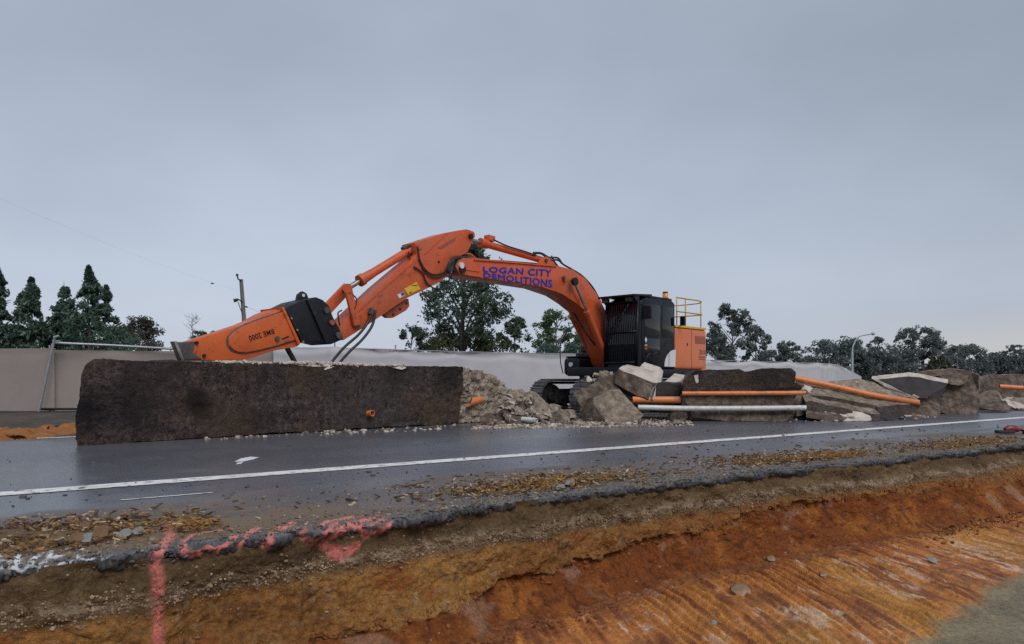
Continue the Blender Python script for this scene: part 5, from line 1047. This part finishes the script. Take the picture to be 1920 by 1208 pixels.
TL_ = [
 ('conifer_tree', 'tall dark conifer cut by the left edge of the photo', -6, 495, 44, 46, 'conifer', 'leaf_con', 3000, .2, .12),
 ('conifer_tree', 'slender dark conifer second from the left edge', 58, 515, 42, 47, 'conifer', 'leaf_con', 3000, .2, .12),
 ('conifer_tree', 'tallest conifer of the left row with a clear pointed top', 166, 497, 48, 46, 'conifer', 'leaf_con', 3200, .2, .10),
 ('conifer_tree', 'shorter bushy conifer left of the tallest one', 122, 528, 40, 48, 'conifer', 'leaf_con', 2600, .2, .10),
 ('conifer_tree', 'shorter sparse conifer right of the tallest one', 199, 533, 36, 48, 'conifer', 'leaf_con', 2400, .2, .10),
 ('broadleaf_tree', 'grey-brown rounded tree right of the conifers', 262, 591, 50, 52, 'round', 'leaf_grey', 2600, .17, .2),
 ('shrub', 'dark low shrub at the foot of the two left conifers', 28, 606, 50, 50, 'round', 'leaf_con', 1800, .2, .1),
 ('shrub', 'dark low shrub at the foot of the tallest conifer', 132, 596, 52, 50, 'round', 'leaf_con', 2000, .2, .1),
 ('shrub', 'small bright green tree left of the power pole', 374, 611, 20, 60, 'round', 'leaf_bri', 900, .15, .1),
 ('shrub', 'small round dark tree top behind the breaker tip', 398, 614, 13, 70, 'round', 'leaf_far', 500, .2, .3),
 ('shrub', 'second small round tree top behind the breaker body', 417, 615, 11, 72, 'round', 'leaf_far', 500, .2, .3),
 ('gum_tree', 'slim grey-green tree left of the big gum', 771, 607, 34, 62, 'gum', 'leaf_gum', 1500, .2, .2),
 ('gum_tree', 'big tall gum tree standing behind the excavator boom', 868, 452, 84, 62, 'gum', 'leaf_gum', 6500, .26, .26),
 ('shrub', 'olive scrub left of the big gum trunk', 828, 622, 44, 60, 'round', 'leaf_olive', 1600, .2, .05),
 ('shrub', 'olive scrub right of the big gum trunk', 918, 628, 48, 60, 'round', 'leaf_olive', 1700, .2, .05),
 ('broadleaf_tree', 'green broadleaf tree right of the big gum', 966, 592, 38, 64, 'gum', 'leaf_gum', 2200, .22, .12),
 ('broadleaf_tree', 'green spreading tree under the bend of the boom', 1044, 580, 50, 62, 'gum', 'leaf_bri', 2800, .2, .12),
 ('broadleaf_tree', 'dark tree directly behind the boom cylinders', 1104, 606, 42, 64, 'round', 'leaf_gum', 2200, .22, .1),
 ('shrub', 'dark scrub below the spreading tree', 1050, 634, 52, 58, 'round', 'leaf_con', 1800, .2, .05),
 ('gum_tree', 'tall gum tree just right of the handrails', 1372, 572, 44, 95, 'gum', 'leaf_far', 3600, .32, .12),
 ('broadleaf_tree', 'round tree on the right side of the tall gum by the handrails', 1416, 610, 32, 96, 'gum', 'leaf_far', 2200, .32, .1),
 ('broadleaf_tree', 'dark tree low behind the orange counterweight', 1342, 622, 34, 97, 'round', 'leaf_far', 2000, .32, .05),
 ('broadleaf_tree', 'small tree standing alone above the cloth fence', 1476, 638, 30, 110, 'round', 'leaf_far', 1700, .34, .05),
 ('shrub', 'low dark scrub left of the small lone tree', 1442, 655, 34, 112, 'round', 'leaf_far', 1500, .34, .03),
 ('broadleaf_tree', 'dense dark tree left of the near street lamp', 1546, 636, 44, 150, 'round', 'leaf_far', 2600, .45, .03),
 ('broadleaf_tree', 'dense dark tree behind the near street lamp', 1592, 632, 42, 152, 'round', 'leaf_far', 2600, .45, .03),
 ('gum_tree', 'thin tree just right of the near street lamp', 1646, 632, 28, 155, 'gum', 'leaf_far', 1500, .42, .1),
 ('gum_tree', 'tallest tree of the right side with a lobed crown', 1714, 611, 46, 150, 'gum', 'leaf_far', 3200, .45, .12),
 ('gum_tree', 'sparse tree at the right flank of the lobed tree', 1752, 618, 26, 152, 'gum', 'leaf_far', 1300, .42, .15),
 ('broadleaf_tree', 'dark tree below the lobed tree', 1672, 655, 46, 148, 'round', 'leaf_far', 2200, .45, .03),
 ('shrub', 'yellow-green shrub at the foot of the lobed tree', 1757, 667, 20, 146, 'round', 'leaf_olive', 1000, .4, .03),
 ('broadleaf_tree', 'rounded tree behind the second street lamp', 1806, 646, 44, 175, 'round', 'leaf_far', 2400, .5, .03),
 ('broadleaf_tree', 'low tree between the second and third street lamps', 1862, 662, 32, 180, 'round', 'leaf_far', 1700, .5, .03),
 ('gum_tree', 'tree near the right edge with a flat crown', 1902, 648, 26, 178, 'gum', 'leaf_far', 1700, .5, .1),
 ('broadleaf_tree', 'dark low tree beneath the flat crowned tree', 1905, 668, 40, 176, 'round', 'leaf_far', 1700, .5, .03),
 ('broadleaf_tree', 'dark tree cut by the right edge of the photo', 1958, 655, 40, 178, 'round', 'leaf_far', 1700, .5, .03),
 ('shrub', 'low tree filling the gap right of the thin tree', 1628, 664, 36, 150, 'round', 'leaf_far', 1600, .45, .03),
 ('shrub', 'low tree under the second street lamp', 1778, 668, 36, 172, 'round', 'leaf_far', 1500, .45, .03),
]
for i, (nm, lab, u, vt, w_, Y_, kd, lf, n_, sz, low) in enumerate(TL_):
    tree(nm, lab, u, vt, w_, Y_, kd, M[lf], 500 + i, n_, sz, low=low, trunk=1.5 if 'big tall' in lab else 1.0, cat='shrub' if nm == 'shrub' else 'tree')
bare('bare_tree', 'thin leafless tree left of the power pole', 360, 584, 17, 62, 9)
for i, (u, vt) in enumerate(((704, 650), (718, 651), (688, 655))):
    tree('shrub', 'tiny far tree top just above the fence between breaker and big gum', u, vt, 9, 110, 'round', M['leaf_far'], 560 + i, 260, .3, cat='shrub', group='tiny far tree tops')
# distant woodland closing the horizon
r2 = np.random.RandomState(77); n = 9000; xx = r2.uniform(-330, 520, n); yy = 330 + r2.uniform(-12, 12, n) + np.abs(xx) * .06
hh = 7.0 + 3.0 * fbm(xx * .05, 0 * xx, 0 * xx, 4, s=78); zz = hh * r2.rand(n) ** .6; P_ = np.stack([xx, yy, zz], -1)
a = r2.normal(0, 1, (n, 3)); a /= np.linalg.norm(a, axis=1)[:, None]; b_ = np.cross(a, r2.normal(0, 1, (n, 3))); b_ /= np.linalg.norm(b_, axis=1)[:, None]; s = r2.uniform(.8, 1.6, n)[:, None]
V = np.stack([P_ - a * s, P_ + b_ * s * .6, P_ + a * s, P_ - b_ * s * .6], 1).reshape(-1, 3)
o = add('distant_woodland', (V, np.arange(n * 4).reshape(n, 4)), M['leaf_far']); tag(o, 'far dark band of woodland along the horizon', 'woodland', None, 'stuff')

# ------------------------------------------------------------------ power pole, wire, street lamps, bird
Yp = 60; pt = thing('power_pole', 'leaning grey timber power pole behind the breaker', 'pole', px(462, 732, Yp))
add('post', tube([px(462, 735, Yp), px(458, 605, Yp), px(452, 524, Yp)], [.20, .17, .145], 12), M['pole'], pt, autos=.7)
add('top_bracket', tube([px(452, 527, Yp - .2), px(446, 523, Yp - .2), px(445, 515, Yp - .2)], .06, 8), M['rubber'], pt, smooth=True)
add('insulator', tube([px(444.5, 518, Yp - .2), px(444.5, 514, Yp - .2)], .10, 8), M['rubber'], pt)
add('cross_bracket', tube([px(454, 566, Yp - .2), px(446, 561, Yp - .3), px(440, 563, Yp - .4)], .05, 8), M['rubber'], pt, smooth=True)
add('lantern', tube([px(439, 564, Yp - .4), px(446, 562, Yp - .4)], [.16, .10], 10), M['rubber'], pt)
add('brace', tube([px(446, 566, Yp - .3), px(454, 588, Yp - .2)], .035, 6), M['rubber'], pt)
add('insulator', tube([px(458, 575, Yp), px(464, 576, Yp)], .06, 8), M['rubber'], pt)
def wire(label, a, b, sag, r):
    pts = [a.lerp(b, i / 24) - Vector((0, 0, sag * 4 * (i / 24) * (1 - i / 24))) for i in range(25)]
    o = add('overhead_wire', tube(pts, r, 5), M['wire'], base=a, smooth=True); tag(o, label, 'wire')
wire('thin overhead wire running from the upper left down to the power pole', px(-40, 355, 30), px(445, 545, Yp), .25, .002)
wire('thin overhead wire falling right from the power pole behind the breaker', px(464, 576, Yp), px(640, 640, 90), .2, .008)
bd = px(398, 532, 40); V_ = merge(tube([bd + Vector((-.10, 0, .01)), bd, bd + Vector((.11, 0, -.005))], [.008, .035, .01], 8), prism([bd + Vector((-.03, 0, .01)), bd + Vector((.03, 0, .01)), bd + Vector((.02, .16, .06))], (0, 0, .008)), prism([bd + Vector((-.03, 0, .01)), bd + Vector((.03, 0, .01)), bd + Vector((.02, -.16, .05))], (0, 0, .008)))
o = add('bird', V_, M['rubber'], base=bd); tag(o, 'tiny dark bird in flight left of the power pole', 'bird')
def lamp(label, u, v_arm, v_top, du, Y, r=.09, lm='lamp'):
    b = px(u, HV, Y); b.z = 0; t = thing('street_lamp', label, 'street lamp', b, 'street lamps on the right')
    P_ = [b, px(u, v_arm + 12, Y), px(u + .05 * du, v_arm, Y), px(u + .3 * du, v_top + .25 * (v_arm - v_top), Y), px(u + .85 * du, v_top, Y)]
    add('post', tube([b, P_[1]], [r * 1.3, r], 10), M[lm], t, autos=.7); add('arm', tube(crv(P_[1:]), r * .75, 8), M[lm], t, smooth=True)
    h_ = px(u + .85 * du, v_top, Y); d = (px(u + du, v_top - .3, Y) - h_); add('lantern', tube([h_, h_ + d * .4, h_ + d], [r * .9, r * 1.6, r * 1.0], 10), M[lm], t, autos=.7)
lamp('nearest tall grey street lamp with a long curved arm', 1598, 648, 626, 42, 110, .16); lamp('second smaller street lamp behind the massive ragged block', 1795, 660, 648.5, 36, 160, .08, 'pole')
lamp('third street lamp, thin and far, right of the second', 1861, 672, 668, 12, 172, .06, 'pole'); lamp('farthest street lamp near the right edge', 1893, 670, 667, 10, 174, .06, 'pole')

# ------------------------------------------------------------------ small things on the road shoulder and in the trench
# red and black tool at the right edge
tp_ = gp(1895, 814); tl = thing('power_tool', 'red and black power tool lying on the shoulder at the right edge', 'power tool', tp_)
dx = Vector((1, .12, 0)).normalized(); dyv = Vector((-.12, 1, 0)).normalized()
def tq(x, y, z): return tp_ + dx * x + dyv * y + UPZ * z
add('body', tube([tq(-.10, 0, .07), tq(-.04, 0, .085), tq(.06, 0, .085), tq(.13, 0, .06)], [.035, .06, .058, .035], 14), M['red'], tl, autos=.9)
add('guard', prism([tq(-.26, -.05, .015), tq(-.20, -.08, .015), tq(.02, -.08, .012), tq(.04, .06, .012), tq(-.18, .08, .015), tq(-.25, .05, .015)], UPZ * .05), M['rubber'], tl, bevel=.015)
add('handle', tube(crv([tq(.10, 0, .075), tq(.19, .02, .07), tq(.25, 0, .05), tq(.27, -.05, .03)]), .026, 10), M['red'], tl, smooth=True)
add('battery', obox(tq(.24, -.06, .035), dx, dyv, UPZ, .05, .05, .035), M['rubber'], tl, bevel=.012); add('cap', tube([tq(.235, -.115, .035), tq(.235, -.11, .035)], .016, 10), M['white'], tl)
# blue-green plastic heap beside the long block
rr = np.random.RandomState(8); P_ = [tuple(gp(rr.uniform(108, 158), rr.uniform(779, 787), .08 + .14 * rr.rand())) for i in range(70)]
b0 = gp(138, 786); gx, gy = np.meshgrid(np.linspace(-.55, .75, 44), np.linspace(-.22, .28, 20), indexing='ij'); ee = np.clip((gx + .55) / .7, 0, 1) * np.clip(np.sin((gy + .22) / .5 * math.pi), 0, 1) ** .5
Gp = np.stack([gx + b0.x, gy + b0.y, .02 + ee * (.07 + .05 * np.abs(fbm(gx * 9, gy * 9, 3, 4, .6, s=97)))], -1)
o = gridobj('plastic_heap', Gp, M['bluesheet'], smooth=False, base=b0); tag(o, 'small heap of crumpled blue-green plastic beside the long block', 'plastic')
# white marks sprayed on the asphalt
for i, pl in enumerate(([(440, 866), (452, 860), (470, 857), (485, 858), (474, 862), (455, 866)], [(445, 868), (456, 867), (452, 870), (443, 871)])):
    o = add('sprayed_mark', prism([gp(u, v, .005) for u, v in pl], UPZ * .003), M['wpaint'], base=gp(*pl[0], .005)); tag(o, ('larger' if i == 0 else 'smaller') + ' white sprayed mark on the asphalt before the long block', 'paint mark', 'white sprayed marks on the lane')
# stones on the shoulder
SP = [(236, 1006, .048, 'stone', 'pale grey angular stone on the shoulder left of the pink stripe'), (259, 999, .044, 'stone', 'pale grey stone beside the pink stripe, farther from the trench'), (193, 1004, .055, 'brownstone', 'rusty brown stone left of the two pale grey stones'),
      (164, 1012, .036, 'stone', 'small grey stone left of the rusty brown stone'), (287, 1012, .022, 'stone', 'small tan stone just left of the pink stripe'), (160, 991, .04, 'brownstone', 'yellowish flat stone at the back of the shoulder debris'), (146, 1012, .036, 'brownstone', 'small rusty stone at the left of the shoulder stones'), (1069, 909, .055, 'stone', 'light grey angular stone in the wood chips at mid shoulder'), (1052, 917, .04, 'stone', 'grey stone left of the light angular one in the chips')]
for i, (u, v, s, m, lab) in enumerate(SP):
    p = gp(u, v, .02); f_ = []
    for k in range(7):
        a = 2 * math.pi * k / 7; q = s * R.uniform(.75, 1.15); f_.append(p + Vector((math.cos(a) * q, math.sin(a) * q * .3 - .02, math.sin(a) * q * .62 + s * .35)))
    o = chunk('stone', f_, (0, s * 1.1, .0), M[m], M[m], seed=700 + i, size=.03, amp=.006, big=.012, scale_back=.8); tag(o, lab, 'stone', 'stones on the road shoulder')
p = rw(0, 0); 
for i, (u, v, s, m, lab) in enumerate([(1392, 1113, .075, 'brownstone', 'yellowish flat stone lying on the trench floor'), (1448, 1050, .04, 'stone', 'small pale stone at the toe of the trench bank'), (1340, 1170, .03, 'stone', 'small blue-grey stone on the trench floor'), (1750, 1052, .05, 'stone', 'grey stone on the ridged trench floor at right'), (1544, 1080, .04, 'stone', 'small pale stone on the ridged trench floor')]):
    p = gp(u, v, -.70); f_ = []
    for k in range(7):
        a = 2 * math.pi * k / 7; q = s * R.uniform(.75, 1.15); f_.append(p + Vector((math.cos(a) * q, math.sin(a) * q * .3, math.sin(a) * q * .45 + s * .2)))
    o = chunk('stone', f_, (0, s * 1.1, .0), M['gravel'] if i in (0, 1, 4) else M[m], M['gravel'] if i in (0, 1, 4) else M[m], seed=720 + i, size=.025, amp=.005, big=.01, scale_back=.8); tag(o, lab, 'stone', 'stones on the trench floor')
# debris on the shoulder: soil ridges with chips
def ridge_heap(name, label, a0, a1, n0, n1, h_, m, seed):
    A, N_ = np.meshgrid(np.linspace(a0, a1, int((a1 - a0) / .02)), np.linspace(n0, n1, int((n1 - n0) / .02)), indexing='ij')
    ta = (A - a0) / (a1 - a0); tn_ = (N_ - n0) / (n1 - n0); e = np.clip(np.sin(ta * math.pi), 0, 1) ** .6 * np.clip(np.sin(tn_ * math.pi), 0, 1) ** .8
    z = -.012 + e * h_ * (.55 + .9 * fbm(A * 4, N_ * 6, 1, 4, s=seed)) + .010 * fbm(A * 20, N_ * 20, 2, 3, s=seed + 1) * e
    o = gridobj(name, world(A, N_, z), m); tag(o, label, 'debris', None, 'stuff')
hs_ = [(-.5, 1.05, 4.42, 5.2, .045, 'left'), (3.05, 4.75, 4.5, 4.9, .045, 'mid'), (6.2, 8.4, 4.45, 4.9, .045, 'right'), (9.4, 12.5, 4.05, 4.6, .045, 'far right')]
for i, (a0, a1, n0, n1, h_, w_) in enumerate(hs_): ridge_heap('soil_debris', 'low ridge of brown soil and chips on the %s part of the shoulder' % w_, a0, a1, n0, n1, h_, M['soilmix'], 800 + i)
def chips(name, label, spec, m, seed, lmin=.005, lmax=.034):
    r2 = np.random.RandomState(seed); V = []; Fq = []; k = 0
    for n, a0, a1, n0, n1, zt in spec:
        for i in range(n):
            ta = np.clip(r2.normal(.5, .24), 0, 1); a_ = a0 + (a1 - a0) * ta; n_ = n0 + (n1 - n0) * np.clip(r2.normal(.5, .22), 0, 1); L = lmin + (lmax - lmin) * r2.rand() ** 2.2; w = L * r2.uniform(.12, .4); t = max(.003, w * .35); ang = r2.normal(.5, .7); p = rw(a_, n_, .004 + zt * r2.rand())
            d = Vector((math.cos(ang), math.sin(ang), r2.normal(0, .25))).normalized(); s_ = d.cross(UPZ).normalized(); u_ = s_.cross(d); s_, u_ = s_ * w, u_ * t; q = [p - d * L - s_ - u_, p + d * L - s_ * .6 - u_, p + d * L * .9 + s_ * .8 - u_, p - d * L + s_ - u_]
            V += q + [x + u_ * 2 for x in q]; b = k * 8; Fq += [(b + 3, b + 2, b + 1, b), (b + 4, b + 5, b + 6, b + 7), (b, b + 1, b + 5, b + 4), (b + 1, b + 2, b + 6, b + 5), (b + 2, b + 3, b + 7, b + 6), (b + 3, b, b + 4, b + 7)]; k += 1
    o = add(name, (V, Fq), m); tag(o, label, 'wood chips', None, 'stuff'); return o
chips('wood_chips', 'yellow and brown wood chips strewn along the road shoulder', [(1100, -.5, 1.25, 4.3, 5.3, .03), (300, .95, 1.25, 4.4, 4.75, .05), (1100, 3.0, 4.9, 4.4, 5.05, .04), (450, 6.2, 7.6, 4.45, 5.0, .03), (1100, 7.0, 8.6, 4.3, 4.75, .05), (900, 9.2, 12.6, 3.95, 4.8, .04), (350, -.5, 12.5, 4.2, 5.7, .004)], M['mulch'], 41, .004, .026)
chips('bark_chips', 'dark bark strips mixed into the shoulder debris', [(700, -.5, 1.25, 4.3, 5.4, .03), (700, 2.6, 5.1, 4.35, 5.2, .03), (600, 5.9, 8.8, 4.3, 5.2, .03), (600, 9.0, 12.6, 3.95, 5.0, .03), (500, -.5, 12.5, 4.2, 5.8, .004)], M['chipdark'], 47, .005, .045)
chips('pale_chips', 'pale dry splinters mixed into the shoulder debris', [(220, -.5, 1.25, 4.3, 5.4, .04), (260, 2.6, 5.1, 4.35, 5.2, .04), (260, 5.9, 8.8, 4.3, 5.2, .04), (200, 9.0, 12.6, 3.95, 5.0, .04), (200, -.5, 12.5, 4.2, 5.8, .004)], M['chippale'], 48, .005, .03)
# gravel on the broken asphalt edge, in the seam of the bank, and clods at the toe
r2 = np.random.RandomState(42); P_ = []; S_ = []
for i in range(3800):
    a_ = r2.uniform(-.6, 13); n_ = float(edge_n(np.array(a_))) + .02 + abs(r2.normal(0, .16)); P_.append(tuple(rw(a_, n_, .002))); S_.append(.003 + .011 * r2.rand() ** 3)
for i in range(1100):
    a_ = r2.uniform(-.6, 13); n_ = float(edge_n(np.array(a_))) + .01 + .02 * r2.rand(); P_.append(tuple(rw(a_, n_ - .005, -.06 + .062 * r2.rand()))); S_.append(.004 + .011 * r2.rand() ** 2)
tag(stones('asphalt_crumbs', P_, S_, M['asphaltbits'], seed=43), 'dark asphalt crumbs along the cut road edge', 'gravel', None, 'stuff')
P_ = []; S_ = []
for i in range(4200):
    a_ = r2.uniform(-.6, 13); n_ = float(edge_n(np.array(a_))) + .06 + abs(r2.normal(.12, .16)); P_.append(tuple(rw(a_, n_, .004))); S_.append(.003 + .012 * r2.rand() ** 3)
tag(stones('edge_gravel', P_, S_, M['gravel'], seed=143), 'tan gravel scattered over the rough cut edge of the road', 'gravel', None, 'stuff')
A, PB, ZB = BANK; ok = np.where((A[:, 0] > -.6) & (A[:, 0] < 13))[0]; P_ = []; S_ = []; Pc = []; Sc = []
for i in range(9000):
    ia = ok[r2.randint(len(ok))]; zt = -.225 + r2.normal(0, .034); it = int(np.argmin(np.abs(ZB[ia] - zt))); P_.append(tuple(PB[ia, it])); S_.append(.0025 + .009 * r2.rand() ** 2.5)
for i in range(900):
    ia = ok[r2.randint(len(ok))]; it = r2.randint(6, 110); P_.append(tuple(PB[ia, it])); S_.append(.003 + .010 * r2.rand() ** 3)
tag(stones('gravel_seam', P_, S_, M['gravel'], seed=44, flat=.8), 'pale gravel bedded in a seam of the trench bank', 'gravel', None, 'stuff')
for i in range(2600):
    ia = ok[r2.randint(len(ok))]; p = PB[ia, -1]; q = abs(r2.normal(0, .16)); Pc.append((p[0] + q * ST, p[1] - q * CT, p[2] + .012)); Sc.append(.005 + .02 * r2.rand() ** 3)
for i in range(1500):
    ia = ok[r2.randint(len(ok))]; zz_ = np.interp(A[ia, 0], [-5, 1, 2.6, 4.8, 6.4, 7.8, 9.5, 12], [-.66, -.62, -.575, -.40, -.33, -.30, -.30, -.34]) + r2.normal(-.01, .03); it = int(np.argmin(np.abs(ZB[ia] - zz_))); Pc.append(tuple(PB[ia, it])); Sc.append(.005 + .018 * r2.rand() ** 3)
tag(stones('clay_clods', Pc, Sc, M['clod'], seed=45, flat=.8), 'loose clay clods along the ledge and toe of the bank', 'clods', None, 'stuff')
P_ = []; S_ = []
for i in range(420):
    a_ = r2.uniform(-1, 16); n_ = r2.uniform(5.6, 11.5) if r2.rand() < .45 else r2.normal(6.3, .35); P_.append(tuple(rw(a_, n_, .004))); S_.append(.006 + .03 * r2.rand() ** 4)
tag(stones('road_crumbs', P_, S_, M['asphaltbits'], seed=46), 'dark crumbs scattered over the wet lane', 'gravel', None, 'stuff')
